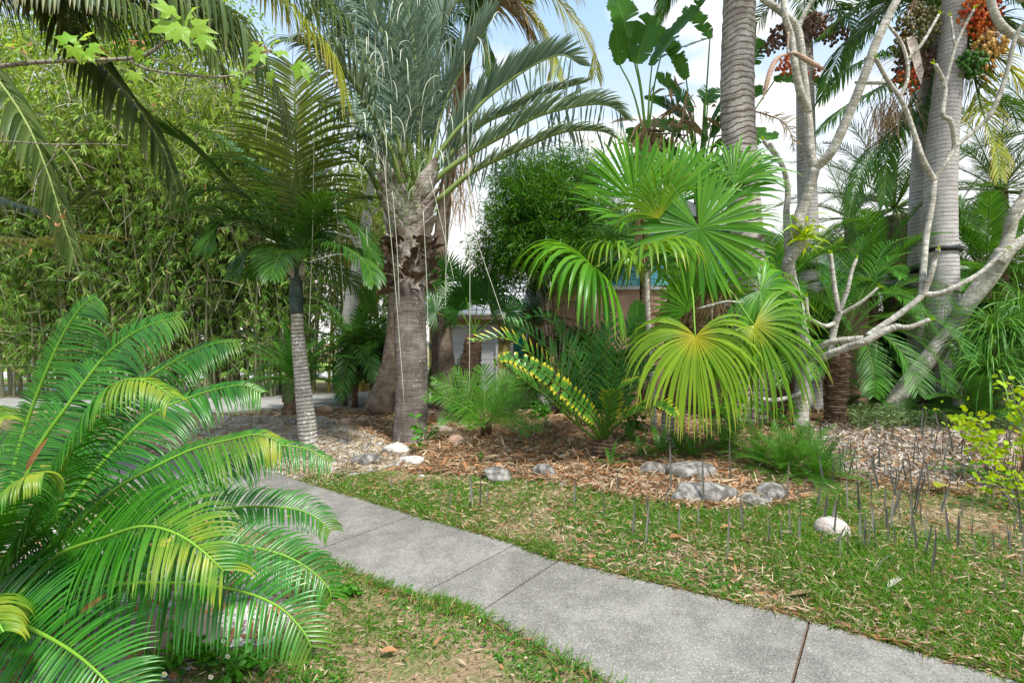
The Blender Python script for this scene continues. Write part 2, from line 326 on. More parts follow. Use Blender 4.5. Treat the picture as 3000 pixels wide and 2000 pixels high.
def m_shingle():
    s = NT('blue_scallop_shingle'); tcn = s.n('TexCoord').outputs['Object']
    mpp = s.n('Mapping', {'Vector': tcn, 'Rotation': (R(90), 0, 0)}).outputs[0]
    b = s.n('TexBrick', {'Vector': mpp, 'Color1': (.14, .5, .6, 1), 'Color2': (.2, .58, .66, 1), 'Mortar': (.05, .22, .28, 1), 'Scale': 1.0, 'Mortar Size': .012, 'Brick Width': .2, 'Row Height': .17})
    return s.fin(b.outputs[0], .6, .3, s.bump(b.outputs['Fac'], -.6, .02))
M['shingle'] = m_shingle()
def m_conc():
    s = NT('pitted_concrete'); o = s.n('TexCoord').outputs['Object']
    big = s.noise(.9, 6, o, .65); mid = s.noise(5, 6, o, .7); fine = s.noise(70, 3, o)
    col = s.mix(s.rng(fine, .3, .7), (.2, .187, .165), (.32, .302, .27))
    col = s.mix(s.rng(s.math('ADD', s.math('MULTIPLY', big, .6), s.math('MULTIPLY', mid, .4)), .46, .58, 0, .5), col, (.12, .11, .097))
    v = s.n('TexVoronoi', {'Vector': o, 'Scale': 110.0, 'Randomness': 1.0}); vs = s.n('SeparateColor', {0: v.outputs['Color']}).outputs
    sp = s.math('MULTIPLY', s.rng(v.outputs['Distance'], .36, .22), s.rng(vs[0], .78, .8))
    gr = s.noise(95, 4, o, .75); gd = s.math('MULTIPLY', s.rng(gr, .5, .62), s.rng(s.math('ADD', s.math('MULTIPLY', big, .5), s.math('MULTIPLY', mid, .5)), .42, .56, .25, 1)); col = s.mix(s.math('MULTIPLY', gd, .8), col, (.055, .05, .043))
    col = s.mix(s.math('MULTIPLY', sp, .85), col, (.62, .6, .55))
    pit = s.math('MULTIPLY', s.rng(v.outputs['Distance'], .3, .2), s.rng(vs[1], .25, .2)); col = s.mix(s.math('MULTIPLY', pit, s.rng(mid, .45, .55)), col, (.05, .048, .045))
    return s.fin(col, .85, .3, s.bump(s.math('ADD', s.math('MULTIPLY', fine, .6), s.math('SUBTRACT', mid, pit)), .5, .006))
M['conc'] = m_conc()
def m_ground(name, c0, c1, c2, sc=3.0):
    s = NT(name); o = s.n('TexCoord').outputs['Object']; a = s.noise(sc, 7, o, .7); b = s.noise(sc * 9, 6, o, .7); c = s.noise(.35, 4, o)
    col = s.mix(s.rng(b, .35, .65), c0, c1); col = s.mix(s.rng(a, .45, .62), col, c2)
    return s.fin(col, .95, .15, s.bump(b, .8, .03))
M['soil'] = m_ground('lawn_soil', (.18, .12, .065), (.42, .31, .19), (.13, .19, .05))
M['mulch'] = m_ground('mulch', (.11, .06, .035), (.34, .22, .13), (.2, .12, .07), 5)
M['gravel'] = m_ground('shell_bed', (.22, .19, .16), (.5, .48, .44), (.28, .2, .13), 6)
M['drive'] = m_ground('pale_concrete', (.3, .295, .28), (.42, .41, .39), (.26, .25, .23), 2)
M['road'] = m_ground('pale_road', (.42, .41, .40), (.5, .49, .48), (.36, .35, .34), 2)
M['verge'] = m_ground('far_grass', (.12, .25, .03), (.2, .33, .05), (.3, .3, .1), 1)

# ---------------------------------------------------------------- plant builders
LPR = lambda u: np.interp(u, [0, .12, .45, .8, 1], [.5, .85, 1, .72, .28])
def frond_mb(path, nl, LL, W, up=(0, 0, 1), a=(70, 22), droop=.6, lift=.2, seg=5, fold=.35, start=.1, r=(.014, .003), prof='leaf', dexp=.5, jit=.05, lpr=LPR, sides=(1, -1), miss=0.0, plume=0.0, tw=0.0, rs=6, hang=0, ls=(1, 1)):
    p = spl(path, 40); s = np.r_[0, np.cumsum(np.linalg.norm(np.diff(p, axis=0), axis=1))]; s /= s[-1]
    lf = MB(); rc = MB(); tube(rc, p, np.linspace(r[0], r[1], 40), rs, rnd=.5); tube(lf, p[2:], np.linspace(r[0], r[1], 40)[2:] * .6, 3, cap=False)
    tg = nrm(np.gradient(p, axis=0)); up = np.array(up, float)
    for sd_ in sides:
        u = np.linspace(start, .995, nl) + rng.normal(0, .15 / nl, nl); u = np.clip(u, 0, 1)
        if miss: u = u[rng.random(len(u)) > miss]
        n = len(u); P0 = np.stack([np.interp(u, s, p[:, k]) for k in range(3)], 1)
        t = nrm(np.stack([np.interp(u, s, tg[:, k]) for k in range(3)], 1)); v = (u - start) / (1 - start)
        N = nrm(up - (t @ up)[:, None] * t)
        if tw:
            th = (R(tw) * v)[:, None]; N = nrm(N * np.cos(th) + np.cross(t, N) * np.sin(th))
        S = nrm(np.cross(t, N)) * sd_
        an = R(1) * (a[0] + (a[1] - a[0]) * v ** .8) * (1 + rng.normal(0, jit, n)); lf_ = lift + rng.normal(0, jit, n) + plume * rng.uniform(-1, 1, n)
        an, lf_ = an[:, None], lf_[:, None]
        D = np.cos(an) * t + np.sin(an) * (S * np.cos(lf_) + N * np.sin(lf_))
        L = LL * lpr(v) * (1 + rng.normal(0, jit, n)) * (ls[0] if sd_ == 1 else ls[1]); Nn = N * np.cos(lf_) - S * np.sin(lf_)
        ribbons(lf, P0, D, Nn, L, W * (.75 + .25 * lpr(v)), seg, prof, droop * (1 + rng.normal(0, .12, n)), fold, u=v, dexp=dexp)
    if hang:
        u = rng.uniform(.25, .98, hang); P0 = np.stack([np.interp(u, s, p[:, k]) for k in range(3)], 1); ribbons(lf, P0, nrm(rdir(hang) * [.35, .35, .1] + GR), rdir(hang, -.3, .3), LL * rng.uniform(.45, 1.0, hang), W * .8, 5, prof, .3, fold, u=u)
    return lf, rc
def frond(parent, path, nl, LL, W, mat='fox', rm='rachd', label=None, name='frond', **k):
    lf, rc = frond_mb(path, nl, LL, W, **k)
    o = lf.build(name, M[mat], parent); q = rc.build('rachis', M[rm], o)
    if label: o['label'] = label
    return o
def px(*pts): return [P(*p) for p in pts]
def arch(L, e0, g, n=14):
    p = np.zeros(3); d = np.array([math.cos(R(e0)), 0, math.sin(R(e0))]); o = [p.copy()]
    for k in range(n): p = p + d * L / n; o.append(p.copy()); d = nrm(d + GR * g / n * (k / n + .4))
    return o
KIND = {
 'coco': dict(L=3.0, g=1.9, nl=54, LL=.85, W=.042, droop=1.5, mat='fox', a=(62, 20), seg=4, fold=.3, r=(.03, .006)),
 'fox': dict(L=2.7, g=1.7, nl=54, LL=.6, W=.036, droop=.9, mat='fox', a=(60, 25), seg=4, fold=.3, plume=.7, r=(.03, .006)),
 'date': dict(L=1.75, g=1.5, nl=55, LL=.42, W=.02, droop=.45, mat='date', a=(50, 25), seg=4, fold=.4, r=(.013, .003), start=.14),
 'phx': dict(L=2.4, g=1.3, nl=42, LL=.45, W=.02, droop=.35, mat='fox', a=(48, 25), seg=3, fold=.4, plume=.3, r=(.02, .005)),
 'sago': dict(L=1.15, g=1.2, nl=52, LL=.2, W=.012, droop=.35, mat='sago', a=(65, 45), lift=.35, seg=3, fold=.3, r=(.011, .003), start=.08),
 'king': dict(L=1.7, g=1.5, nl=40, LL=.62, W=.03, droop=.9, mat='kingd', a=(60, 22), seg=5, fold=.3, r=(.018, .004)),
 'dark': dict(L=1.3, g=1.4, nl=26, LL=.36, W=.03, droop=.7, mat='kingd', a=(60, 30), seg=4, fold=.3, r=(.012, .003)),
 'coon': dict(L=.62, g=1.2, nl=26, LL=.13, W=.0085, droop=.2, mat='fern', a=(60, 30), seg=2, fold=0, r=(.005, .002), rs=4, plume=.2),
 'fernf': dict(L=.45, g=1.1, nl=30, LL=.055, W=.013, droop=.3, mat='fern', a=(80, 60), seg=2, fold=0, r=(.003, .001), rs=4, lift=0),
 'dry': dict(L=2.0, g=1.0, nl=40, LL=.5, W=.02, droop=1.8, mat='dry', a=(50, 20), seg=4, fold=.3, r=(.02, .004), jit=.2, miss=.2),
}
PRO = {}
def proto(kind, e):
    if (kind, e) not in PRO:
        k = dict(KIND[kind]); L, g, mat = k.pop('L'), k.pop('g'), k.pop('mat')
        lf, rc = frond_mb(arch(L, e, g), k.pop('nl'), k.pop('LL'), k.pop('W'), up=(-.3 if e > 60 else 0, 0, 1) if e < 89 else (-1, 0, 0), **k)
        PRO[(kind, e)] = (lf.mesh('frond', M[mat]), rc.mesh('rachis', M['dry' if kind == 'dry' else 'rachd']))
    return PRO[(kind, e)]
ELS = [80, 55, 30, 5, -25, -60]
def crown(parent, c, kind, n, e=(75, -20), s=(.85, 1.1), az=(0, 360), name='frond'):
    for i in range(n):
        f = (i + .5) / n; el = e[0] + (e[1] - e[0]) * f + rng.normal(0, 5)
        e0 = min(ELS, key=lambda q: abs(q - el)); A = R(az[0] + (az[1] - az[0]) * ((i * .381966 + .11) % 1.0))
        lm, rm = proto(kind, e0); o = bpy.data.objects.new(name, lm); COL.objects.link(o); o.parent = parent
        sc = rng.uniform(*s); off = np.asarray(c, float) - BASE[parent]
        o.matrix_basis = Matrix.Translation(Vector(off)) @ Matrix.Rotation(A, 4, 'Z') @ Matrix.Rotation(-R(np.clip(el - e0, -12, 12)), 4, 'Y') @ Matrix.Scale(sc, 4)
        q = bpy.data.objects.new('rachis', rm); COL.objects.link(q); q.parent = o
def fan_mb(C, A, N, Rr, n=44, span=300, split=.5, droop=.6, dexp=1.5, fold=.28, jit=.03, seg=8, asym=0.0, lenp=None):
    mb = MB(); A = nrm(A); N = np.asarray(N, float); N = nrm(N - (N @ A) * A); S = np.cross(A, N); th = np.linspace(-span / 2, span / 2, n)
    d = R(span / (n - 1)); D = np.cos(R(1) * th)[:, None] * A + np.sin(R(1) * th)[:, None] * S
    L = Rr * (1 - .3 * (np.abs(th) / 180) ** 2) * (1 + rng.normal(0, jit, n))
    if lenp is not None: L = L * lenp(th)
    def pf(t): return np.interp(t, [0, split, split + (1 - split) * .55, 1], [.03, 1, .68, .02])
    D = nrm(D + N * rng.normal(0, .035, n)[:, None] + rng.normal(0, jit * .7, (n, 3)))
    ribbons(mb, np.repeat(np.asarray(C, float)[None], n, 0), D, N, L, L * split * 2 * math.tan(d / 2) * 1.14, seg, pf, droop * (1 + rng.normal(0, .18, n)), fold, dexp=dexp)
    return mb
def fan(parent, C, A, N, Rr, mat='fan', pet=None, pr=(.016, .01), label=None, **k):
    o = fan_mb(C, A, N, Rr, **k).build('fan_leaf', M[mat], parent)
    if pet is not None:
        t = MB(); tube(t, spl(list(pet) + [C], 16), np.linspace(pr[0], pr[1], 16), 6); t.build('petiole', M['rach'], o)
    if label: o['label'] = label
    return o
def leafball(mb, C, rad, n, LL, W, droop=.6, down=.5, prof='lance', seg=2, fold=0.0, shell=.5, u=0.0, cl=None):
    if cl is None: cl = 1
    n0 = max(1, n // cl); d = rdir(n0); r = rng.random(n0) ** (1 / (3 * shell + .01)) if shell else rng.random(n0) ** .333
    P0 = np.asarray(C) + d * r[:, None] * np.asarray(rad); P0 = np.repeat(P0, cl, 0); n = len(P0)
    D = nrm(np.repeat(d, cl, 0) * .6 + rdir(n) * .8 + GR * down)
    ribbons(mb, P0 + rng.normal(0, LL * .1, (n, 3)), D, rdir(n, .2, 1), LL * rng.uniform(.65, 1.2, n), W * rng.uniform(.8, 1.2, n), seg, prof, droop, fold, u=u)
def bush(name, label, cat, base, C, rad, K, n, LL, W, mat, stems=5, sr=.02, sm='twig', group=None, csz=.33, **k):
    o = T(name, label, cat, base, group); mb = MB(); rad = np.asarray(rad, float); C = np.asarray(C, float)
    cc = C + rdir(K, -.75, 1) * (rng.random(K) ** .4)[:, None] * rad * .85
    for c in cc: leafball(mb, c, rad * csz * rng.uniform(.7, 1.3), int(n / K * rng.uniform(.6, 1.4)), LL, W, **k)
    mb.build('crown', M[mat], o)
    if stems:
        for i in range(stems):
            tb = MB(); b = np.asarray(base, float) + rng.normal(0, sr * 2, 3) * [1, 1, 0]; c = cc[i % K]
            tube(tb, spl([b, b * .5 + c * .5 + [0, 0, (c[2] - b[2]) * .15], c], 10), [sr, sr * .5], 6, wob=.15)
            tb.build('stem' if stems > 1 else 'trunk', M[sm], o)
    return o
def trunk(parent, pts, rad, mat, name='trunk', sides=20, n=60, **k):
    mb = MB(); p = spl(pts, n); tube(mb, p, rad, sides, **k); return mb.build(name, M[mat], parent)
# ================================================================ THE SETTING
def sheet(name, pts, mat, z, wob=.06, kind='structure', n=160, closed=True):
    p = np.array([[q[0], q[1], 0] for q in pts], float)
    if wob: p = spl(np.vstack([p, p[:1]]), n)[:-1]; p[:, :2] += rng.normal(0, wob, (len(p), 2))
    V = [(float(a), float(b), float(z + ter(a, b))) for a, b, _ in p]
    me = bpy.data.meshes.new(name); me.from_pydata(V, [], [list(range(len(V)))]); me.update(); me.materials.append(M[mat])
    if me.polygons[0].normal.z < 0: me.flip_normals()
    o = bpy.data.objects.new(name, me); COL.objects.link(o); return tag(o, kind=kind)
def gp(*pts): return [G(a, b)[:2] for a, b in pts]
gx = np.unique(np.r_[np.linspace(-400, -30, 20), np.linspace(-30, 30, 61), np.linspace(30, 400, 20)])
gy = np.unique(np.r_[np.linspace(-40, 0, 6), np.linspace(0, 45, 91), np.linspace(45, 700, 24)])
X_, Y_ = np.meshgrid(gx, gy); V_ = np.stack([X_, Y_, ter(X_, Y_)], -1).reshape(-1, 3)
ii = (np.arange(len(gy) - 1)[:, None] * len(gx) + np.arange(len(gx) - 1)[None, :])
gm = to_mesh('ground', V_, np.stack([ii, ii + 1, ii + len(gx) + 1, ii + len(gx)], -1).reshape(-1, 4), None, M['soil'])
go = bpy.data.objects.new('ground', gm); COL.objects.link(go); tag(go, kind='structure')
GRAVEL = gp((420, 1300), (640, 1215), (800, 1212), (960, 1222), (1130, 1290), (1200, 1330), (1130, 1372), (1010, 1400), (945, 1424), (860, 1398), (750, 1375), (600, 1345), (300, 1330))
LEFTBED = gp((-500, 1560), (200, 1540), (560, 1575), (720, 1625), (820, 1700), (860, 1790), (800, 1880), (640, 1905), (560, 1960), (300, 2120), (-500, 2300))
MULCH = [tuple(v) for v in gp((650, 1222), (950, 1220), (1120, 1290), (1190, 1335), (1160, 1378), (1400, 1400), (1620, 1420), (1850, 1468), (2100, 1500), (2330, 1478), (2420, 1400), (2620, 1440), (2850, 1460), (3200, 1450))] + [(14, 12.0), (10, 12.95), (1.4, 12.95), (0, 14.5), (-3, 12.2), (-6, 12.2)]
GREYM = gp((2330, 1250), (2600, 1235), (2950, 1260), (3000, 1330), (2900, 1440), (2700, 1420), (2500, 1405), (2380, 1330))
sheet('mulch_bed', MULCH, 'mulch', .004, .03)
sheet('shell_bed', GRAVEL, 'gravel', .008, .03)
sheet('planting_bed', LEFTBED, 'gravel', .004, .02)
sheet('grey_mulch_bed', GREYM, 'shellg', .008, .03)
sheet('driveway', [(-40, 12.9), (-14, 12.9), (-8, 11.9), (-5, 11.6), (-3, 11.9), (-1.2, 11.5), (-1.2, 12.7), (-1.4, 17), (-4.2, 17), (-5.4, 16.4), (-8, 15.6), (-14, 15.0), (-40, 15.2)], 'drive', .012, 0)
sheet('road', [(-120, 17.2), (-9, 17.0), (-9, 18.6), (-120, 19)], 'road', .006, 0)
rs_ = MB()
for k in range(8):
    y0, y1 = 33 + k * .9, 33 + (k + 1) * .9
    rs_.add([(-150, y0, ter(0, y0) + .02), (20, y0, ter(0, y0) + .02), (20, y1, ter(0, y1) + .02), (-150, y1, ter(0, y1) + .02)], [(0, 1, 2, 3)], (.5, 0, 0))
tag(rs_.build('street', M['road'], loc=(-40, 36, -.7)), kind='structure')
vg = MB()
for y0, y1 in [(19.2, 24), (24, 28), (28, 32.8), (40.4, 60)]:
    vg.add([(-150, y0, ter(0, y0) + .012), (-8, y0, ter(0, y0) + .012), (-8, y1, ter(0, y1) + .012), (-150, y1, ter(0, y1) + .012)], [(0, 1, 2, 3)], (.5, 0, 0))
tag(vg.build('grass_verge', M['verge'], loc=(-30, 25, -.4)), kind='structure')
# sidewalk of cast slabs
JL = [(3.7, .2), (2.35, 1.1), (1.0, 1.98), (-.198, 3.075), (-.615, 3.27), (-1.566, 3.95), (-2.97, 4.99), (-4.3, 5.8), (-6.3, 6.8), (-9, 8)]
JR = [(4.4, 1.1), (2.95, 2.05), (1.742, 2.996), (.357, 3.82), (.033, 4.125), (-.924, 4.815), (-2.2, 5.80), (-3.35, 6.62), (-5.5, 7.7), (-8.5, 9)]
def pathpt(J, t):
    i = int(min(max(t, 0), len(J) - 1.001)); f = t - i; q = lambda k: np.array(J[min(max(k, 0), len(J) - 1)], float)
    a, b, c, d = q(i - 1), q(i), q(i + 1), q(i + 2); cr_ = .5 * (2 * b + (c - a) * f + (2 * a - 5 * b + 4 * c - d) * f * f + (-a + 3 * b - 3 * c + d) * f ** 3)
    return cr_ * .5 + (b + (c - b) * f) * .5
WALK = [pathpt(JL, t) for t in np.linspace(0, 9, 60)] + [pathpt(JR, t) for t in np.linspace(9, 0, 60)]
wk = MB(); jt = MB()
for i in range(9):
    ln = np.linalg.norm(np.array(JR[i + 1]) - JR[i]); g = .007 / ln
    ts = np.linspace(i + g, i + 1 - g, 14); nl_ = 9; zt = .022
    V = []
    for t in ts:
        a, b = pathpt(JL, t), pathpt(JR, t)
        jag = rng.normal(0, .003, 2)
        row = [[*(a + (b - a) * f), zt] for f in np.r_[0, np.linspace(.008, .992, nl_ - 2), 1]]; row[0][2] -= .007; row[-1][2] -= .007
        row = [[row[0][0], row[0][1], -.03]] + row + [[row[-1][0], row[-1][1], -.03]]; V += row
    w = nl_ + 2; V = np.array(V); r0, r1 = V[:w].copy(), V[-w:].copy(); r0[:, 2] = -.03; r1[:, 2] = -.03; V = np.vstack([r0, V, r1])
    q = (np.arange(15)[:, None] * w + np.arange(w - 1)[None, :]); wk.add(V, np.stack([q, q + w, q + w + 1, q + 1], -1), (.5, 0, 0))
wo_ = wk.build('sidewalk', M['conc'], loc=(0, 4, 0), smooth=False); tag(wo_, kind='structure')
sheet('path', [tuple(v) for v in WALK], 'mulch', .005, 0)

# ================================================================ BUILDINGS
def part(parent, name, mat, boxes, label=None):
    mb = MB()
    for b in boxes: box(mb, *b)
    o = mb.build(name, M[mat], parent, smooth=False)
    if label: o['label'] = label
    return o
yh = T('garage_wing', 'yellow house wing with a white garage door behind the palms', 'house', (-.6, 17.4, 0))
part(yh, 'wall', 'yellow', [(-2.75, -2.40, 17.0, 17.3, 0, 2.45), (-.48, 1.05, 17.0, 17.3, 0, 2.45), (-2.40, -.48, 17.0, 17.3, 2.18, 2.45), (-2.75, 1.05, 20.5, 20.7, 0, 2.45), (-2.75, -2.55, 17.3, 20.5, 0, 2.45)])
gd = part(yh, 'garage_door', 'wdoor', [(-2.34, -.54, 17.10, 17.15, .53 * k, .53 * k + .515) for k in range(4)])
part(gd, 'door_frame', 'wdoor', [(-2.42, -2.34, 16.97, 17.16, 0, 2.2), (-.54, -.46, 16.97, 17.16, 0, 2.2), (-2.34, -.54, 16.97, 17.16, 2.12, 2.2)])
mb = MB(); mb.add([(-3.1, 16.55, 2.42), (1.35, 16.55, 2.42), (1.35, 19.2, 4.0), (-3.1, 19.2, 4.0), (-3.1, 16.55, 2.5), (1.35, 16.55, 2.5), (1.35, 19.2, 4.1), (-3.1, 19.2, 4.1), (-3.1, 21.2, 2.42), (1.35, 21.2, 2.42), (-3.1, 21.2, 2.5), (1.35, 21.2, 2.5)], [(0, 1, 2, 3), (7, 6, 5, 4), (0, 4, 5, 1), (0, 3, 7, 4), (1, 5, 6, 2), (3, 2, 9, 8), (6, 7, 10, 11)], (.5, 0, 0))
for k in range(9):
    f = k / 9; y = 16.56 + 2.62 * f; z = 2.51 + 1.6 * f; box(mb, -3.11, 1.36, y, y + .03, z, z + .035)
mb.build('roof', M['roof'], yh, smooth=False)
part(yh, 'fascia', 'wood', [(-3.1, 1.35, 16.50, 16.545, 2.36, 2.5)])
part(yh, 'gutter_pipe', 'metal', [(-.06, .05, 16.88, 16.99, 0, 2.36), (-.08, .07, 16.86, 16.995, .7, .76)])
lt_ = part(yh, 'wall_lamp', 'band', [(-.38, -.22, 16.82, 16.99, 1.62, 1.66), (-.38, -.22, 16.82, 16.99, 1.92, 1.97), (-.33, -.27, 16.87, 16.93, 1.97, 2.03)])
part(lt_, 'lamp_glass', 'glass', [(-.35, -.25, 16.85, 16.95, 1.66, 1.92)])
part(yh, 'shutter', 'teal', [(.08 + .0, .42, 16.93, 16.99, 1.0, 2.1)] + [(.12, .38, 16.905, 16.925, 1.06 + .1 * k, 1.11 + .1 * k) for k in range(10)])
wq = part(yh, 'window', 'wdoor', [(.46, .50, 16.93, 17.0, 1.0, 2.1), (.96, 1.0, 16.93, 17.0, 1.0, 2.1), (.50, .96, 16.93, 17.0, 1.0, 1.04), (.50, .96, 16.93, 17.0, 2.06, 2.1), (.715, .735, 16.94, 17.0, 1.04, 2.06), (.5, .96, 16.945, 16.998, 1.5, 1.52)])
part(wq, 'pane', 'glass', [(.5, .96, 16.96, 16.985, 1.04, 2.06)])
ph = T('pink_house', 'salmon pink stucco house with teal shutters and blue shingled gable behind the fan palm', 'house', (5, 13.5, 0))
mb = MB(); y0, y1 = 13.0, 13.25
box(mb, 1.0, 4.7, y0, y1, 0, 3.05); box(mb, 4.7, 5.9, y0, y1, 0, 1.0); box(mb, 4.7, 5.9, y0, y1, 2.62, 3.05); box(mb, 5.9, 9.3, y0, y1, 0, 3.05); box(mb, 1.0, 1.2, 13.25, 20, 0, 3.05); box(mb, 9.1, 9.3, 13.25, 20, 0, 3.05)
mb.build('wall', M['pink'], ph, smooth=False)
mb = MB(); yy = 12.97
mb.add([(1.0, yy, 3.06), (9.3, yy, 3.06), (9.3, yy, 3.07), (4.2, yy, 4.95), (4.2, yy, 4.95), (1.0, yy, 3.75), (1.0, y1, 3.06), (9.3, y1, 3.06)], [(0, 1, 2, 3), (0, 3, 4, 5), (0, 6, 7, 1)], (.3, 0, 0))
mb.build('gable', M['shingle'], ph, smooth=False)
mb = MB()
for (xa, za, xb, zb) in [(4.2, 5.02, 9.75, 2.95), (4.2, 5.02, .6, 3.65)]:
    mb.add([(xa, 12.6, za), (xb, 12.6, zb), (xb, 20.3, zb), (xa, 20.3, za), (xa, 12.6, za + .14), (xb, 12.6, zb + .14), (xb, 20.3, zb + .14), (xa, 20.3, za + .14)], [(0, 1, 2, 3), (7, 6, 5, 4), (0, 4, 5, 1), (1, 5, 6, 2)], (.5, 0, 0))
mb.build('roof', M['roof'], ph, smooth=False)
mb = MB()
for (xa, za, xb, zb) in [(4.2, 5.0, 9.75, 2.93), (4.2, 5.0, .6, 3.63)]:
    mb.add([(xa, 12.575, za - .18), (xb, 12.575, zb - .18), (xb, 12.575, zb + .1), (xa, 12.575, za + .1), (xa, 12.54, za - .18), (xb, 12.54, zb - .18), (xb, 12.54, zb + .1), (xa, 12.54, za + .1)], [(0, 1, 2, 3), (7, 6, 5, 4), (0, 4, 5, 1), (2, 6, 7, 3)], (.5, 0, 0))
mb.build('fascia', M['fascia'], ph, smooth=False)
w1 = part(ph, 'window', 'wdoor', [(4.7, 4.78, 12.95, 13.05, 1.0, 2.62), (5.82, 5.9, 12.95, 13.05, 1.0, 2.62), (4.78, 5.82, 12.95, 13.05, 1.0, 1.07), (4.78, 5.82, 12.95, 13.05, 2.55, 2.62), (5.06, 5.08, 12.96, 13.05, 1.07, 2.55), (5.36, 5.38, 12.96, 13.05, 1.07, 2.55), (4.78, 5.82, 12.965, 13.05, 1.55, 1.57), (4.78, 5.82, 12.965, 13.05, 2.04, 2.06)])
part(w1, 'pane', 'glass', [(4.78, 5.82, 13.0, 13.03, 1.07, 2.55)]); part(w1, 'sill', 'wdoor', [(4.62, 5.98, 12.86, 12.945, .93, .99)])
for x in (4.28, 6.55, 6.97): part(ph, 'shutter', 'teal', [(x, x + .38, 12.92, 12.985, .95, 2.68)] + [(x + .05, x + .33, 12.895, 12.915, 1.02 + .09 * k, 1.07 + .09 * k) for k in range(18)])
mb = MB(); th = np.linspace(0, np.pi, 15); cx, cz = 6.95, 2.70
for a0, a1 in zip(th[:-1], th[1:]):
    q = [(cx + .55 * math.cos(a), yv, cz + .32 * math.sin(a)) for yv in (12.88, 12.99) for a in (a0, a1)] + [(cx, 12.88, cz), (cx, 12.99, cz)]
    mb.add(q, [(4, 0, 1, 4), (0, 2, 3, 1)], (.2, 0, 0))
mb.build('window_arch', M['pink'], ph, smooth=False)
part(ph, 'soffit_trim', 'wdoor', [(1.0, 9.3, 12.92, 12.965, 2.96, 3.055)])
sh = T('metal_shed', 'shiny galvanised metal shed top seen over the low end of the roof', 'shed', (9.6, 17.5, 0))
part(sh, 'wall', 'metal', [(9.6, 10.9, 16.2, 18.2, 0, 4.0)])
part(sh, 'roof', 'metal', [(9.5, 11.0, 16.1, 18.3, 4.0, 4.45)] + [(9.5 + .3 * k, 9.52 + .3 * k, 16.07, 16.095, 4.0, 4.45) for k in range(5)])
fp = T('fence_post', 'weathered wooden fence post beside the thick grey palm trunk', 'post', (-2.9, 15.8, 0))
part(fp, 'post', 'wood', [(-2.96, -2.78, 15.8, 15.95, 0, 1.75)]); part(fp, 'cap', 'wood', [(-2.99, -2.75, 15.77, 15.98, 1.753, 1.8)])

# ---------------------------------------------------------------- street in the distance
sgx, sgy = P(37, 1018, 42)[0], 42.0; sz = ter(0, 42)
sg = T('stop_sign', 'red octagonal stop sign on a pole across the street', 'sign', (sgx, sgy, sz))
part(sg, 'pole', 'metal', [(sgx - .035, sgx + .035, 42.03, 42.08, sz, 1.95)])
def octo(nm, r, y0, y1, mat):
    mb = MB(); a = np.arange(8) * np.pi / 4 + np.pi / 8; zc = 1.15
    f = [(sgx + r * math.cos(t), y0, zc + r * math.sin(t)) for t in a]; b = [(q[0], y1, q[2]) for q in f]
    mb.add(f + b + [(sgx, y0, zc)], [(16, k, (k + 1) % 8, 16) for k in range(8)] + [(k, k + 8, (k + 1) % 8 + 8, (k + 1) % 8) for k in range(8)], (.3, 0, 0)); return mb.build(nm, M[mat], sg, smooth=False)
octo('sign_border', .37, 42.0, 42.02, 'signw'); octo('sign_face', .335, 41.985, 41.998, 'red')
def text(s_, size, loc, parent, mat, name, rz=0, ext=.004):
    c = bpy.data.curves.new(name, 'FONT'); c.body = s_; c.size = size; c.align_x = 'CENTER'; c.align_y = 'CENTER'; c.extrude = ext; c.offset = size * .02
    t_ = bpy.data.objects.new(name, c); COL.objects.link(t_); bpy.context.view_layer.update()
    me = bpy.data.meshes.new_from_object(t_.evaluated_get(bpy.context.evaluated_depsgraph_get())); bpy.data.objects.remove(t_)
    me.materials.clear(); me.materials.append(M[mat]); o = bpy.data.objects.new(name, me); COL.objects.link(o); o.parent = parent
    o.location = Vector(loc) - Vector(tuple(BASE[parent])); o.rotation_euler = (R(90), 0, rz); return o
text('STOP', .31, (sgx, 41.975, 1.15), sg, 'signw', 'lettering')
part(sg, 'street_name_plate', 'signg', [(sgx - .33, sgx + .33, 42.0, 42.02, 1.56, 1.74)])
# parked car
cx, cy, cz = P(120, 1060, 45)[0], 45.0, ter(0, 45)
car = T('parked_car', 'white car parked on the far side of the street', 'car', (cx, cy, cz))
def prism(mb, prof, y0, y1, ins=0.0):
    n = len(prof); f = [(cx + a, y0 + ins, cz + b) for a, b in prof]; r = [(cx + a, y1 - ins, cz + b) for a, b in prof]; c0 = tuple(np.mean(f, 0)); c1 = tuple(np.mean(r, 0))
    mb.add(f + r + [c0, c1], [(2 * n, k, (k + 1) % n, 2 * n) for k in range(n)] + [(2 * n + 1, n + (k + 1) % n, n + k, 2 * n + 1) for k in range(n)] + [(k, k + n, (k + 1) % n + n, (k + 1) % n) for k in range(n)], (.2, 0, 0))
mb = MB(); prism(mb, [(-1.3, .3), (-1.35, .62), (-1.1, .78), (-.2, .92), (3.2, .95), (3.35, .6), (3.3, .3)], cy - .85, cy + .85); body = mb.build('body', M['car'], car)
mb = MB(); prism(mb, [(-.2, .92), (.55, 1.38), (2.2, 1.4), (2.95, .95)], cy - .8, cy + .8, .06); mb.build('cabin_glass', M['glass'], car)
mb = MB(); prism(mb, [(.5, 1.37), (.6, 1.43), (2.15, 1.45), (2.3, 1.38)], cy - .78, cy + .78, .05); mb.build('roof', M['car'], car)
for wx in (-.55, 2.45):
    for wy in (cy - .82, cy + .82):
        mb = MB(); tube(mb, [(cx + wx, wy - .1, cz + .32), (cx + wx, wy + .1, cz + .32)], [.32], 18); w = mb.build('wheel', M['rub'], car)
        mb = MB(); tube(mb, [(cx + wx, wy - .13, cz + .32), (cx + wx, wy + .13, cz + .32)], [.2], 14); mb.build('rim', M['metal'], w)
part(car, 'headlight', 'signw', [(cx - 1.33, cx - 1.1, cy - .87, cy - .6, cz + .58, cz + .68)])
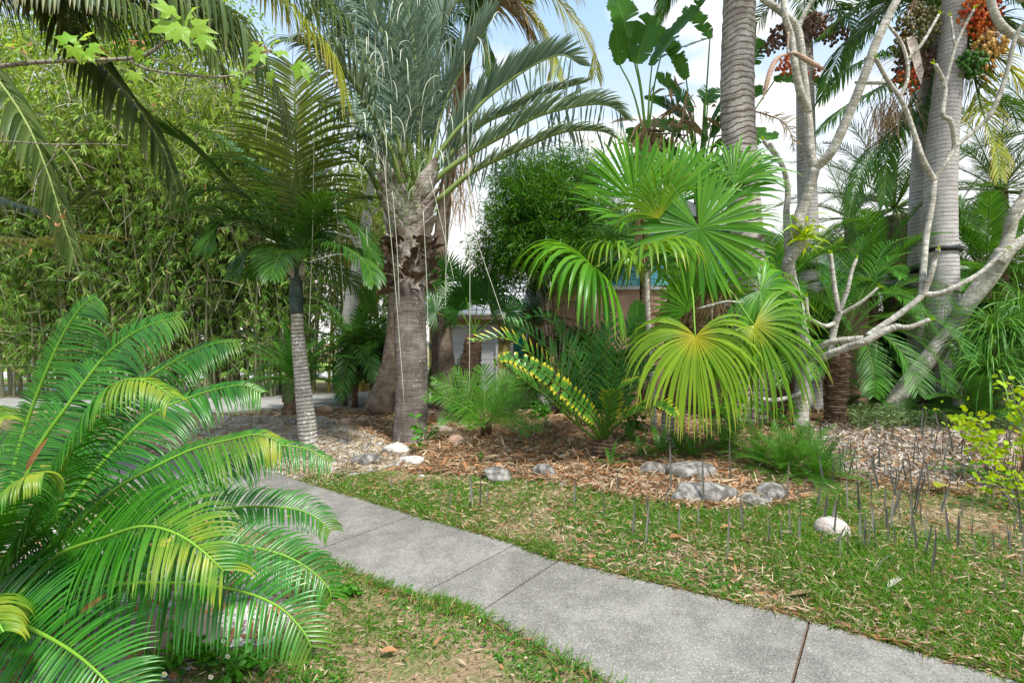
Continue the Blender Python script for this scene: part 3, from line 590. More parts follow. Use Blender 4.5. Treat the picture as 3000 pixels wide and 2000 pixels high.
yl = T('palm_flower_stalk', 'hanging orange yellow dead palm skirt beside the stop sign', 'palm', (P(62, 1060, 36)[0], 36, ter(0, 36)))
trunk(yl, [P(62, 1065, 36), P(62, 930, 36)], [.16, .14], 'trunk_fib')
mb = MB(); c = P(62, 975, 36); n = 260
ribbons(mb, c + rng.normal(0, 1, (n, 3)) * [.25, .2, .12], rdir(n, -.6, .4), [0, 0, 1], rng.uniform(.7, 1.7, n), .05, 4, 'strap', 2.6, 0); mb.build('dead_skirt', M['lito'], yl)
crown(yl, P(62, 925, 36), 'date', 14, e=(80, 0))
# ================================================================ BACKGROUND VEGETATION
bigc = dict(prof='lance', seg=2, droop=.5, down=.3)
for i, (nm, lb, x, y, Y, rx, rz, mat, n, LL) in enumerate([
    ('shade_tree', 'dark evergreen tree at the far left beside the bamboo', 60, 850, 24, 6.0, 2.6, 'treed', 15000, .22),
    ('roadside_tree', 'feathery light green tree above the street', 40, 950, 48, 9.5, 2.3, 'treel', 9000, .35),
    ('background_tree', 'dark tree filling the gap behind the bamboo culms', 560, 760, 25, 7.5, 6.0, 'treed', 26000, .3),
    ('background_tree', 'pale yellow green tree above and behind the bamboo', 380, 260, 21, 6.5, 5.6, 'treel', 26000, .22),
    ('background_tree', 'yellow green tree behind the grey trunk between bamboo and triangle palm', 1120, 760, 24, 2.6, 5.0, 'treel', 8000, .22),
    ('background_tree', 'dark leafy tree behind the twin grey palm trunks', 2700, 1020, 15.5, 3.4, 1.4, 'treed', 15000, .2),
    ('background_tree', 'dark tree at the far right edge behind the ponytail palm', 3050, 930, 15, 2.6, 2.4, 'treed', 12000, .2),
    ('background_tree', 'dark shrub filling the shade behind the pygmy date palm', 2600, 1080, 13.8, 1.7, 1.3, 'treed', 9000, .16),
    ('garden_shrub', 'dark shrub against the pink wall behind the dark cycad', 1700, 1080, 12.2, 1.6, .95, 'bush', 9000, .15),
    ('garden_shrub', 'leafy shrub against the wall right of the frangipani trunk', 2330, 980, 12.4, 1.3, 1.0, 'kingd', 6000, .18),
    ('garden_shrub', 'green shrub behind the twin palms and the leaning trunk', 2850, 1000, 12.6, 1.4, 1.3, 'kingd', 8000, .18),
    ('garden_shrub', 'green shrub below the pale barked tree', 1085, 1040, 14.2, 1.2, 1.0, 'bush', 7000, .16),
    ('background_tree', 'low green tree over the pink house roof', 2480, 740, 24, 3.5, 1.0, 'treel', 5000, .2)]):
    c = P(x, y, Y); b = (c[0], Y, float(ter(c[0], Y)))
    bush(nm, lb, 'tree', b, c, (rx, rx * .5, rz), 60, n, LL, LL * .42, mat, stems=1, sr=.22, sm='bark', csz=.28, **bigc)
# grey tree between bamboo and triangle palm
gt = T('pale_bark_tree', 'pale grey barked tree with curved bare limbs left of the triangle palm', 'tree', P(1018, 1170, 14.5))
trunk(gt, px((1018, 1170, 14.5), (1015, 1000, 14.5), (1035, 850, 14.5), (1065, 690, 14.5), (1090, 500, 14.5), (1080, 330, 14.5)), [.24, .2, .19, .15, .1, .06], 'bark')
for pts, r in [(((1035, 840, 14.5), (1085, 818, 14.3), (1125, 790, 14), (1135, 700, 14), (1125, 560, 14), (1150, 480, 14)), .07), (((1030, 830, 14.5), (960, 790, 14.3), (930, 740, 14), (860, 730, 14), (780, 700, 13.8)), .035), (((1050, 730, 14.5), (1000, 640, 14), (960, 560, 14)), .05), (((1075, 640, 14.5), (1150, 560, 14.4), (1200, 420, 14.4)), .05), (((1045, 780, 14.4), (1000, 745, 14), (900, 770, 13.6), (830, 800, 13.4)), .02), (((1060, 700, 14.4), (1010, 690, 14), (900, 660, 13.6), (860, 600, 13.4)), .02)]:
    mb = MB(); tube(mb, spl(px(*pts), 24), [r, r * .4], 8); mb.build('branch', M['bark'], gt)
mb = MB()
for i in range(26): leafball(mb, P(rng.uniform(960, 1190), rng.uniform(300, 640), rng.uniform(14, 15.5)), (.5, .4, .35), 90, .12, .06, down=.2)
mb.build('crown', M['treel'], gt)

# ---------------------------------------------------------------- bamboo clumps
def bamboo(label, x0, x1, Y, nc, lean, top, nleaf, seed, gold=False):
    o = T('bamboo_clump', label, 'bamboo', P((x0 + x1) / 2, 1000 + F * H / Y, Y), group='bamboo clumps along the left')
    base = BASE[o]; w = (x1 - x0) / F * Y / 2; cp = []
    for i in range(nc):
        b = base + [rng.uniform(-w, w), rng.uniform(-.9, 1.1), 0]; h = rng.uniform(.7, 1.05) * top
        l = lean + rng.normal(0, .2); tip = b + [l * h * .55 + rng.normal(0, .3), rng.normal(-.5, .8), h]; mid = b + (tip - b) * [.28, .3, .5]
        p = spl([b, mid, tip, tip + [l * .9 + rng.normal(0, .5), rng.normal(-.4, .5), -rng.uniform(.1, .8)]], 22); mb = MB()
        tube(mb, p, [rng.uniform(.03, .05), .026, .012], 6, rnd=rng.random(), ring=.12, ringstep=.35, cap=False); mb.build('culm', M['culmy' if gold else 'culm'], o)
        cp.append(p)
    cp = np.array(cp); lf = MB(); n = nleaf // 6; ci = rng.integers(0, nc, n); ki = np.clip(rng.beta(2.0, 1.3, n) * 22, 3, 21).astype(int)
    C = cp[ci, ki] + rng.normal(0, 1, (n, 3)) * [.34, .4, .3]; zz = np.clip(C[:, 2] / top, 0, 1)
    bd = nrm(rdir(n) * [1, 1, .2] + [0, -.25, -.75]); C6 = np.repeat(C, 6, 0); D6 = nrm(np.repeat(bd, 6, 0) + rdir(n * 6) * .55)
    ribbons(lf, C6, D6, rdir(n * 6, .1, 1), rng.uniform(.15, .32, n * 6), rng.uniform(.03, .05, n * 6), 3, 'lance', .7, .0, u=np.repeat(zz, 6))
    lf.build('foliage', M['bam'], o)
    tw = MB(); k = 1500; j = rng.integers(0, n, k)
    ribbons(tw, C[j] + rng.normal(0, .1, (k, 3)), nrm(rdir(k) * [1, .6, 1] + [lean, 0, .5]), rdir(k), rng.uniform(.6, 1.8, k), .018, 3, 'strip', .4); tw.build('twigs', M['culm'], o)
    sh_ = MB(); k = 26; j = rng.integers(0, n, k)
    ribbons(sh_, C[j] + [0, -.2, 0], nrm(rdir(k) + GR * 1.2), rdir(k), .26, .07, 3, 'lance', .4, .3); sh_.build('dry_sheaths', M['bamd'], o)
bamboo('tall green bamboo clump at the far left with lime green upper leaves', -60, 330, 15.5, 42, -.18, 9.6, 68000, 1)
bamboo('dense bamboo clump with leaning pale culms right of the leftmost clump', 330, 640, 15.0, 50, -.05, 9.2, 60000, 2)
bamboo('bamboo clump with many upright brown culms behind the small grey palm', 620, 940, 15.8, 56, .1, 8.4, 46000, 3)
bamboo('slim golden stemmed bamboo clump left of the triangle palm', 860, 1150, 17.5, 34, .12, 7.0, 11000, 4, True)
bush('leafy_bamboo', 'rounded dark green fine leaved bamboo bush in the middle behind the fan palm', 'bamboo', G(1640, 1215), P(1610, 680, 11.6), (2.1, 1.3, 2.0), 150, 60000, .17, .021, 'bush', stems=14, sr=.018, sm='trunk_dark', csz=.25, droop=.6, down=.2, cl=3)

# ================================================================ PALMS BEHIND
def palm(name, label, pts, rad, mat, group=None, cat='palm tree', **k):
    b = P(*pts[0]); o = T(name, label, cat, b, group); trunk(o, px(*pts), rad, mat, **k); return o
ln = palm('leaning_palm', 'dark brown leaning palm trunk close behind the thick triangle palm', [(1105, 1205, 11.5), (1150, 1080, 11.5), (1166, 900, 11.5), (1160, 700, 11.5), (1170, 480, 11.5), (1180, 200, 11.6), (1190, 0, 11.8)], [.33, .24, .2, .18, .17, .15, .14], 'trunk_dark', wob=.1)
crown(ln, P(1190, -20, 11.8), 'coco', 12)
cp_ = palm('coconut_palm', 'coconut palm with yellowing drooping fronds behind the triangle palm', [(1300, 1215, 12.5), (1288, 1000, 12.5), (1285, 800, 12.5), (1300, 620, 12.5), (1330, 400, 12.5), (1360, 200, 12.5), (1385, 60, 12.5)], [.3, .2, .19, .17, .16, .15, .14], 'trunk_dark', wob=.1)
cc = P(1385, 60, 12.5)
for i, q in enumerate([((1450, -60), (1560, -80), (1660, 30), (1730, 130), (1745, 220)), ((1440, -20), (1520, 10), (1590, 90), (1620, 170), (1625, 215)), ((1430, -70), (1380, -130), (1320, -60), (1270, 60), (1235, 200), (1290, 330)), ((1400, 20), (1450, 0), (1520, 40), (1555, 100)), ((1380, 0), (1340, -20), (1260, 20), (1220, 130)), ((1400, -60), (1500, -160), (1620, -120), (1700, -20)), ((1390, -60), (1300, -120), (1180, -100), (1080, 0)), ((1385, 30), (1420, 120), (1440, 220))]):
    frond(cp_, [cc] + px(*[(a, b, 12.5 - .25 * (i % 3) - .12 * k) for k, (a, b) in enumerate(q)]), 72, [1.35, 1.25, 1.1, 1.4, 1.1, 1.25, 1.0, .9][i], .036, ['cocoy', 'cocoy', 'cocoy', 'dry', 'fox', 'cocoy', 'fox', 'fox'][i], 'cocoy', a=(60, 30), droop=1.6, lift=.1, seg=5, r=(.035, .006), jit=.08, dexp=.2)
crown(cp_, cc, 'coco', 8, e=(80, 20))
mb = MB(); n = 420; zz = rng.uniform(0, 1, n); c0, c1 = P(1350, 210, 12.3), P(1350, 600, 12.3)
ribbons(mb, c0 + (c1 - c0) * (zz ** 1.6)[:, None] + rng.normal(0, 1, (n, 3)) * [.14, .14, .1], nrm(rdir(n, -1, .2) * [.5, .5, 1] + GR * .8), rdir(n), rng.uniform(.3, 1.2, n), rng.uniform(.008, .035, n), 4, 'strap', .9, 0); mb.build('dead_skirt', M['dry'], cp_)
# foxtail and royal palms on the right
mid_ = palm('ripple_trunk_palm', 'tall palm with thick rippled brown grey trunk right of the fan palm', [(2190, 1235, 10.5), (2196, 1000, 10.5), (2195, 800, 10.5), (2168, 450, 10.5), (2160, 250, 10.5), (2166, 0, 10.5), (2170, -260, 10.5)], [.42, .34, .31, .325, .325, .31, .29], 'trunk_wave', n=110, ring=.05, ringstep=.13, wob=.03, sides=28)
crown(mid_, P(2170, -300, 10.5), 'coco', 16, e=(80, -10))
for q, mt in [(((2172, -280), (2120, -350), (2030, -200), (1960, -40), (1935, 60)), 'fox'), (((2172, -280), (2230, -300), (2330, -150), (2400, -20)), 'fox')]:
    frond(mid_, px(*[(a, b, 10.5 - .1 * k) for k, (a, b) in enumerate(q)]), 60, .55, .04, mt, a=(60, 30), droop=1.4, seg=4, plume=.4, r=(.03, .006))
frond(mid_, px((2205, 325, 10.4), (2240, 335, 10.3), (2290, 355, 10.2), (2318, 395, 10.2), (2325, 440, 10.2)), 34, .3, .02, 'dry', 'dry', a=(60, 40), droop=.8, jit=.35, label='withered brown frond hanging beside the trunk', r=(.018, .005))
sl_ = palm('slim_grey_palm', 'slim smooth grey palm trunk with a black band behind the frangipani', [(2372, 1225, 12.5), (2370, 1000, 12.5), (2368, 700, 12.5), (2362, 450, 12.5), (2358, 200, 12.5), (2355, 60, 12.5)], [.3, .25, .235, .215, .2, .17], 'trunk_fox', n=90, ring=.015, ringstep=.1, sides=24)
mb = MB(); tube(mb, [P(2368, 792, 12.5), P(2368, 776, 12.5)], [.268], 24); mb.build('strap', M['band'], sl_)
crown(sl_, P(2355, -60, 12.5), 'fox', 14, e=(80, 0))
def fruit(parent, c, n, rad, r, mat, stalk=None):
    mb = MB(); q = np.asarray(c) + rdir(n) * (rng.random(n) ** .35)[:, None] * np.asarray(rad); balls(mb, q, r * .9 * rng.uniform(.8, 1.15, n), sq=1.2)
    o = mb.build('fruit_cluster', M[mat], parent); s = MB(); top = np.asarray(c) + [0, .1, rad[2] * 1.3]; k = min(n, 90)
    d = q[:k] - top; ribbons(s, np.repeat(top[None], k, 0), nrm(d), rdir(k), np.linalg.norm(d, axis=1), .012, 3, 'strip', .1); s.build('stalks', M['dry'], o)
M['fbrown'] = leafm('brown_fruit', (.1, .05, .04), (.22, .12, .09), rough=.5, trans=0)
M['fred'] = leafm('red_fruit', (.5, .04, .02), (.75, .22, .03), rough=.35, trans=0)
M['folive'] = leafm('olive_fruit', (.1, .09, .035), (.22, .2, .08), rough=.4, trans=0)
M['fgreen'] = leafm('green_fruit', (.04, .12, .04), (.1, .24, .07), rough=.35, trans=0)
M['forange'] = leafm('orange_fruit', (.6, .3, .08), (.72, .5, .16), rough=.35, trans=0)
for x, y, n, rr, mt in [(2300, 105, 150, .42, 'fbrown'), (2390, 80, 170, .5, 'fbrown'), (2440, 105, 80, .35, 'fbrown'), (2255, 140, 40, .22, 'fbrown'), (2310, 190, 60, .28, 'fred'), (2395, 205, 14, .18, 'fred')]:
    fruit(sl_, P(x, y, 12.1), n, (rr, .3, rr * .7), .036, mt)
tw = palm('twin_palm', 'thick smooth grey royal palm trunk with a black band, in front of its twin', [(2760, 1215, 11.2), (2762, 1000, 11.2), (2760, 850, 11.2), (2755, 600, 11.2), (2762, 400, 11.2), (2785, 180, 11.2), (2800, 0, 11.2), (2808, -120, 11.2)], [.36, .31, .305, .3, .29, .265, .25, .23], 'trunk_fox', n=110, ring=.015, ringstep=.1, sides=30)
mb = MB(); tube(mb, [P(2762, 740, 11.2), P(2762, 728, 11.2)], [.345], 30); mb.build('strap', M['band'], tw)
tb = palm('twin_palm', 'slimmer grey palm trunk half hidden behind the thick banded one', [(2700, 1205, 12.2), (2702, 1000, 12.2), (2702, 800, 12.2), (2703, 600, 12.2), (2712, 400, 12.2), (2730, 200, 12.2), (2745, 60, 12.2)], [.34, .3, .28, .275, .25, .22, .18], 'trunk_fox', n=90, ring=.015, ringstep=.1, sides=26)
mb = MB(); tube(mb, [P(2702, 802, 12.2), P(2702, 790, 12.2)], [.315], 24); mb.build('strap', M['band'], tb)
crown(tw, P(2808, -150, 11.2), 'coco', 12, e=(75, 0)); crown(tb, P(2748, 20, 12.2), 'fox', 10, e=(80, 10))
for i, q in enumerate([((2640, 0), (2560, 60), (2470, 150), (2410, 270)), ((2660, 200), (2600, 250), (2500, 300), (2395, 385)), ((2690, 330), (2620, 380), (2530, 490), (2480, 650)), ((2700, -40), (2600, -20), (2500, 30), (2400, 110)), ((2700, 280), (2650, 330), (2600, 460), (2590, 600)), ((2680, 150), (2590, 160), (2490, 200), (2400, 300))]):
    frond(tb, [P(2745, 60, 12.2)] + px(*[(a, b, 12.2 - .3 * k) for k, (a, b) in enumerate(q)]), 58, [1.05, 1.05, .95, 1.0, .8, 1.0][i], .045, 'fox', a=(62, 25), droop=1.5, lift=.1, seg=5, r=(.035, .007))
for i, q in enumerate([((2860, 60), (2920, 60), (3000, 120)), ((2860, 130), (2940, 180), (3040, 300)), ((2850, 210), (2900, 270), (2990, 340), (3060, 460)), ((2860, 250), (2880, 330), (2920, 440), (2930, 520)), ((2850, 20), (2930, -30), (3040, 0))]):
    frond(tw, [P(2805, -30, 11.2)] + px(*[(a, b, 11.2 - .25 * k) for k, (a, b) in enumerate(q)]), 54, .85, .038, ['fox', 'cocoy', 'fox', 'cocoy', 'fox'][i], a=(60, 25), droop=1.2, plume=.3, seg=5, r=(.035, .007))
for x, y, Y, n, rr, mt in [(2690, 75, 11.3, 260, .5, 'folive'), (2650, 140, 11.4, 70, .3, 'folive'), (2680, 190, 11.6, 260, .45, 'fbrown'), (2655, 240, 11.5, 60, .3, 'fred'), (2870, 50, 10.9, 260, .45, 'fred'), (2900, 130, 10.8, 150, .36, 'forange'), (2840, 190, 10.9, 190, .3, 'fgreen'), (2900, 215, 10.9, 14, .25, 'forange')]:
    fruit(tw if x > 2800 else tb, P(x, y, Y), n, (rr, .3, rr), .038, mt)
mb = MB(); ribbons(mb, [P(2660, 110, 11.0)], nrm(P(2700, 245, 11.0) - P(2660, 110, 11.0)), [0, -1, .3], 1.05, .24, 8, 'strap', .15, .5); mb.build('dry_spathe', M['boot'], tb)
mb = MB(); n = 160; ribbons(mb, P(2610, 300, 11.8) + rng.normal(0, 1, (n, 3)) * [.2, .2, .25], nrm(rdir(n) * .5 + [-.1, 0, -1]), rdir(n), rng.uniform(.5, 1.2, n), .018, 4, 'strap', .5); mb.build('dead_skirt', M['dry'], tb)
dp = palm('date_palm', 'background palm with shaggy brown trunk between the slim and twin grey palms', [(2630, 1180, 14.5), (2628, 900, 14.5), (2622, 640, 14.5)], [.3, .3, .36], 'trunk_fib', wob=.25)
crown(dp, P(2622, 610, 14.5), 'phx', 30, e=(80, -40), s=(1.0, 1.35))
for x, y, Y, lb, n, kd in [(2930, 560, 13.8, 'background palm crown at the upper right behind the leaning trunk', 26, 'phx'), (2490, 640, 17, 'small dark palm crown low behind the slim grey palm', 20, 'phx'), (2870, 800, 14, 'lower palm crown right of the twin trunks', 22, 'phx'), (3060, 380, 13.5, 'palm crown cut by the right edge above the ponytail palm', 20, 'phx')]:
    o = T('background_palm', lb, 'palm tree', (P(x, y, Y)[0], Y, 0)); trunk(o, [(P(x, y, Y)[0], Y, 0), P(x, y, Y)], [.2, .16], 'trunk_fib', wob=.2); crown(o, P(x, y, Y), kd, n, e=(80, -35), s=(.9, 1.2))

# ---------------------------------------------------------------- white bird of paradise
def paddle(parent, C, A, N, L, W, mat='bop', pet=None, droop=.5, tear=.25, label=None):
    A = nrm(A); N = nrm(np.asarray(N) - (np.asarray(N) @ A) * A); n = 26; p = [np.asarray(C, float)]; d = A.copy()
    for k in range(n): p.append(p[-1] + d * L / n); d = nrm(d + GR * droop / n * (k / n + .2))
    p = np.array(p); tg = nrm(np.gradient(p, axis=0)); mb = MB(); side_off = {1: 0.0, -1: 0.0}
    for sg_ in (1, -1):
        off = 0.0; gap = False
        for k in range(n - 1):
            if rng.random() < tear: off = rng.normal(0, .13); gap = True
            v = (k + .5) / n; t = tg[k]; Nn = nrm(N - (N @ t) * t); S = np.cross(t, Nn) * sg_
            D = nrm(S * 1.0 + t * (.35 + off * .5) + Nn * (.25 + off)); w = W * .5 * math.sqrt(max(.02, 1 - (2 * v - .95) ** 2 * .98)) * (1.0 + .05 * rng.normal())
            ribbons(mb, [p[k]], D, Nn * np.cos(off) - S * math.sin(off), w, L / n * (1.0 if gap and rng.random() < .5 else 1.25), 5, 'strip', .35 + abs(off), 0, rnd=.5 + off, u=v); gap = False
    o = mb.build('paddle_leaf', M[mat], parent); t = MB(); tube(t, p, [.014, .003], 6)
    if pet is not None: tube(t, spl(list(pet) + [C], 14), [.03, .016], 6)
    t.build('petiole', M['rach'], o)
    if label: o['label'] = label
bp = T('bird_of_paradise', 'white bird of paradise with torn paddle leaves against the sky', 'plant', P(1895, 1210, 11.8))
hub = P(1895, 380, 11.8); trunk(bp, [P(1895, 1210, 11.8), P(1890, 800, 11.8), P(1895, 520, 11.8), hub], [.14, .12, .12, .1], 'trunk_fib', wob=.2)
for (x, y, dy), A, N, L, W in [((1858, 180, 0), (-.25, 0, 1), (.2, -1, 0), 1.75, .75), ((1865, 185, -.2), (.25, .1, .9), (.1, -1, .1), 1.3, .7), ((1815, 190, -.3), (-.1, -.2, .45), (.2, -1, 0), .75, .5), ((1910, 190, 0), (.5, -.1, .7), (-.5, -.6, .6), 1.9, .6), ((1935, 170, .3), (.8, .2, .5), (-.4, -.4, .8), 1.6, .6)]:
    c = P(x, y, 11.8 + dy); paddle(bp, c, A, N, L, W, pet=[hub - [0, 0, .4], (hub + c) / 2 + [0, 0, .1]])
mb = MB(); n = 120; ribbons(mb, hub + rng.normal(0, 1, (n, 3)) * [.15, .15, .35] - [0, 0, .3], nrm(rdir(n) + GR * .8), rdir(n), rng.uniform(.3, .8, n), rng.uniform(.03, .1, n), 4, 'lance', .9, .3); mb.build('dead_leaves', M['dry'], bp)
bq = T('bird_of_paradise', 'dark dense bird of paradise behind the rippled palm trunk', 'plant', P(2050, 1200, 12.6)); hub = P(2050, 560, 12.6)
trunk(bq, [P(2050, 1200, 12.6), hub], [.16, .13], 'trunk_fib', wob=.2)
for i in range(26):
    a = i * 2.4; d = np.array([math.cos(a), .6 * math.sin(a), rng.uniform(-.2, 1.1)]); c = hub + nrm(d) * [rng.uniform(.3, .8), .5, rng.uniform(1.0, 2.6)] + [0, 0, .2]
    paddle(bq, c, d * [1.2, 1, .8], (rng.normal(0, .5), -1, .8), rng.uniform(.9, 1.5), rng.uniform(.4, .6), pet=[hub, (hub + c) / 2], droop=.9, tear=.4)
for (x, y), A, L in [((2205, 190), (.15, 0, 1), .7), ((2270, 235), (.9, 0, .1), 1.5), ((2010, 230), (-.5, -.1, .9), 1.6), ((2080, 110), (-.2, 0, .3), 1.0)]:
    c = P(x, y, 12.5); paddle(bq, c, A, (.1, -1, .5), L, .55, pet=[hub, (hub + c) / 2], droop=1.4, tear=.45)
mb = MB(); n = 60; ribbons(mb, P(1985, 330, 12.2) + rng.normal(0, 1, (n, 3)) * [.3, .3, .3], nrm(rdir(n) + GR * .8), rdir(n), rng.uniform(.3, .9, n), rng.uniform(.03, .12, n), 4, 'lance', .9, .3); mb.build('dead_leaves', M['dry'], bq)
mb = MB(); ribbons(mb, [P(2020, 400, 11.9), P(2085, 405, 11.9), P(1900, 385, 11.4)], [(-1, 0, .1), (1, -.2, .2), (1, 0, 0)], [0, 0, 1], .42, .07, 5, 'lance', .2, .6); mb.build('flower_bract', M['tag'], bq)
lb_ = T('banana_like_plant', 'single broad upright paddle leaf standing before the pink wall', 'plant', G(1880, 1215))
paddle(lb_, P(1862, 1010, 11.5), (.05, 0, 1), (0, -1, .1), 1.05, .5, pet=[G(1880, 1215)], droop=.1, tear=0)
paddle(lb_, P(1930, 1000, 11.7), (.25, 0, 1), (-.3, -1, .1), .9, .4, pet=[G(1880, 1215)], droop=.2, tear=0)
# ================================================================ HERO PLANTS, MIDDLE GROUND
# triangle palm
tp = T('triangle_palm', 'silver green triangle palm with thick spotted trunk in the centre of the bed', 'palm tree', G(1203, 1296))
YT = 8.4
trunk(tp, px((1200, 1300, YT), (1201, 1270, YT), (1205, 1200, YT), (1206, 1100, YT), (1203, 1000, YT), (1200, 900, YT), (1200, 830, YT), (1205, 760, YT)), [.285, .262, .262, .262, .262, .26, .25, .2], 'trunk_tri', n=120, ring=.018, ringstep=.055, wob=.02, sides=32)
top = P(1205, 815, YT); mb = MB(); mb2 = MB()
tube(mb2, px((1205, 840, YT), (1208, 740, YT), (1215, 640, YT), (1225, 560, YT)), [.24, .22, .24, .16], 16, wob=.12)
for k in range(30):                                # three ranks of overlapping boots, widening upwards
    rk = [(-.8, -.6), (.82, -.58), (.05, 1)][k % 3]; lv = k // 3; a = math.atan2(rk[1], rk[0]) + rng.normal(0, .1); f = lv / 9
    o_ = np.array([math.cos(a), math.sin(a), 0]); b = top + o_ * (.19 + .06 * f) + [0, 0, -.12 + .125 * lv]; L = (.42 if lv < 4 else .62 + .45 * f) * rng.uniform(.8, 1.15)
    t_ = np.array([-o_[1], o_[0], 0]); n_ = 9; t = np.linspace(0, 1, 8); V = []
    for q in t:
        hw = .27 * np.interp(q, [0, .35, .75, 1], [1, .9, .45, .16 if lv > 3 else .28]); c = b + np.array([0, 0, 1]) * q * L * (1 - .12 * q) + o_ * (.05 + (.30 if lv > 3 else .2) * q ** 1.7)
        x = np.linspace(-1, 1, n_)[:, None]; V.append(c + t_ * x * hw - o_ * (x ** 2) * hw * .75 + [0, 0, -.0] - np.array([0, 0, 1]) * (x ** 2) * hw * .35 + rng.normal(0, .006, (n_, 3)))
    V = np.array(V); V2 = V - o_ * .035; ii_ = np.arange(7)[:, None] * n_; jj_ = np.arange(n_ - 1)[None]; Q = np.stack([ii_ + jj_, ii_ + jj_ + 1, ii_ + jj_ + n_ + 1, ii_ + jj_ + n_], -1); A = np.zeros((8 * n_, 3)); A[:, 1] = np.repeat(t, n_) * .5 + lv; A[:, 0] = rng.random()
    mb.add(V, Q, A); mb.add(V2, Q[..., ::-1], A); e_ = [(7 * n_ + m, 7 * n_ + m + 1, 15 * n_ + m + 1, 15 * n_ + m) for m in range(n_ - 1)]; e_ += [(r_ * n_, (r_ + 1) * n_, (r_ + 1) * n_ + 8 * n_, r_ * n_ + 8 * n_) for r_ in range(7)] + [(r_ * n_ + n_ - 1, (r_ + 1) * n_ + n_ - 1, (r_ + 1) * n_ + n_ - 1 + 8 * n_, r_ * n_ + n_ - 1 + 8 * n_) for r_ in range(7)]
    mb.add(np.vstack([V.reshape(-1, 3), V2.reshape(-1, 3)]), e_, np.vstack([A, A]))
for k in range(110):
    a = rng.uniform(0, 6.3); o_ = np.array([math.cos(a), math.sin(a), 0]); b = P(1205, rng.uniform(700, 850), YT) + o_ * rng.uniform(.24, .34)
    ribbons(mb2, [b], nrm(o_ * .7 + rdir(1)[0] * .6 + [0, 0, .6]), o_, rng.uniform(.15, .4), rng.uniform(.05, .14), 4, 'lance', .8, .4)
mb.build('leaf_base', M['boot'], tp); mb2.build('dry_fibre', M['trunk_fib'], tp)
hubt = P(1225, 620, YT)
TF = [  # (points after the hub, depth change along the frond, leaflet length, lift, droop, angle, roll)
 (((1290, 580), (1384, 504), (1513, 442), (1647, 388), (1759, 384), (1815, 410)), -.8, .50, .45, 1.0, (55, 30)),
 (((1277, 527), (1379, 451), (1482, 393), (1580, 339), (1714, 308), (1790, 312), (1835, 350)), -.3, .62, .8, .9, (45, 28)),
 (((1268, 513), (1357, 415), (1424, 357), (1513, 321), (1600, 275), (1720, 240)), .4, .55, .6, .9, (50, 30)),
 (((1263, 491), (1321, 402), (1379, 339), (1424, 290), (1513, 223), (1580, 183), (1647, 161), (1700, 190)), 0, .72, 1.25, .25, (32, 22)),
 (((1268, 424), (1312, 277), (1348, 214), (1380, 160), (1410, 107), (1450, 40)), .1, .8, 1.2, .2, (30, 20)),
 (((1245, 480), (1262, 340), (1282, 180), (1300, 20), (1310, -80)), .5, .75, .9, .5, (40, 25)),
 (((1225, 470), (1225, 320), (1215, 150), (1190, -20)), -.5, .8, .6, 1.0, (45, 25)),
 (((1205, 470), (1180, 320), (1140, 150), (1085, 20), (1050, -60)), -1.0, .85, .5, 1.6, (50, 28)),
 (((1190, 500), (1150, 360), (1100, 220), (1035, 100), (960, 10), (900, -20)), -1.4, .85, .4, 1.9, (55, 30)),
 (((1175, 536), (1147, 446), (1089, 330), (1045, 250), (985, 180), (910, 130), (840, 120)), -1.8, .9, .2, 2.4, (60, 35)),
 (((1165, 540), (1120, 430), (1060, 360), (990, 310), (930, 300)), .9, .7, .5, 1.2, (50, 30)),
 (((1235, 480), (1240, 330), (1260, 150), (1330, 20), (1400, -40)), 1.0, .75, .8, .8, (45, 25)),
 (((1210, 480), (1195, 300), (1185, 120), (1165, -60)), 1.2, .8, .8, .8, (45, 25))]
for q, dy, LL, lift, dr, a in TF:
    n = len(q); pts = [hubt] + [P(x, y, YT + dy * (k + 1) / n) for k, (x, y) in enumerate(q)]
    frond(tp, pts, 72, LL, .04, 'tri', 'trir', up=(0, -.35, 1) if q[-1][1] > 100 else (-.2 if q[-1][0] > 1250 else .2, -.8, .5), a=a, droop=dr, lift=lift, seg=6, fold=.3, start=.3, r=(.055, .008), dexp=1.5, jit=.09, hang=46 if q[-1][1] > 180 else 16)
mb = MB(); n = 150; ribbons(mb, P(1130, 250, 7.4) + rng.normal(0, 1, (n, 3)) * [.7, .3, .9], nrm(rdir(n) + GR * .3), rdir(n), rng.uniform(.3, .55, n), .012, 9, 'strap', rng.uniform(2, 6, n), 0)
mb.build('curled_leaf_tips', M['rein'], tp)
for (x0, y0, x1, y1) in [(1120, 430, 1185, 1190), (1260, 520, 1330, 820), (1150, 560, 1170, 900), (1370, 330, 1375, 1150), (1300, 540, 1305, 900), (1395, 700, 1480, 950), (1240, 620, 1255, 1080), (920, 340, 905, 960), (1360, 150, 1352, 420), (980, 560, 1010, 950)]:
    mb = MB(); a, b = P(x0, y0, 7.7), P(x1, y1, 7.7); tube(mb, spl([a, (a + b) / 2 + [.02, 0, -.05], b], 12), [.0045], 4); mb.build('rein', M['rein'], tp)
mb = MB(); n = 500; ribbons(mb, P(1190, 560, 8.1) + rng.normal(0, 1, (n, 3)) * [.13, .1, .45], nrm(rdir(n) + [0, 0, .3]), rdir(n), rng.uniform(.1, .3, n), .01, 3, 'strip', .3); mb.build('flower_stalk', M['rachd'], tp)

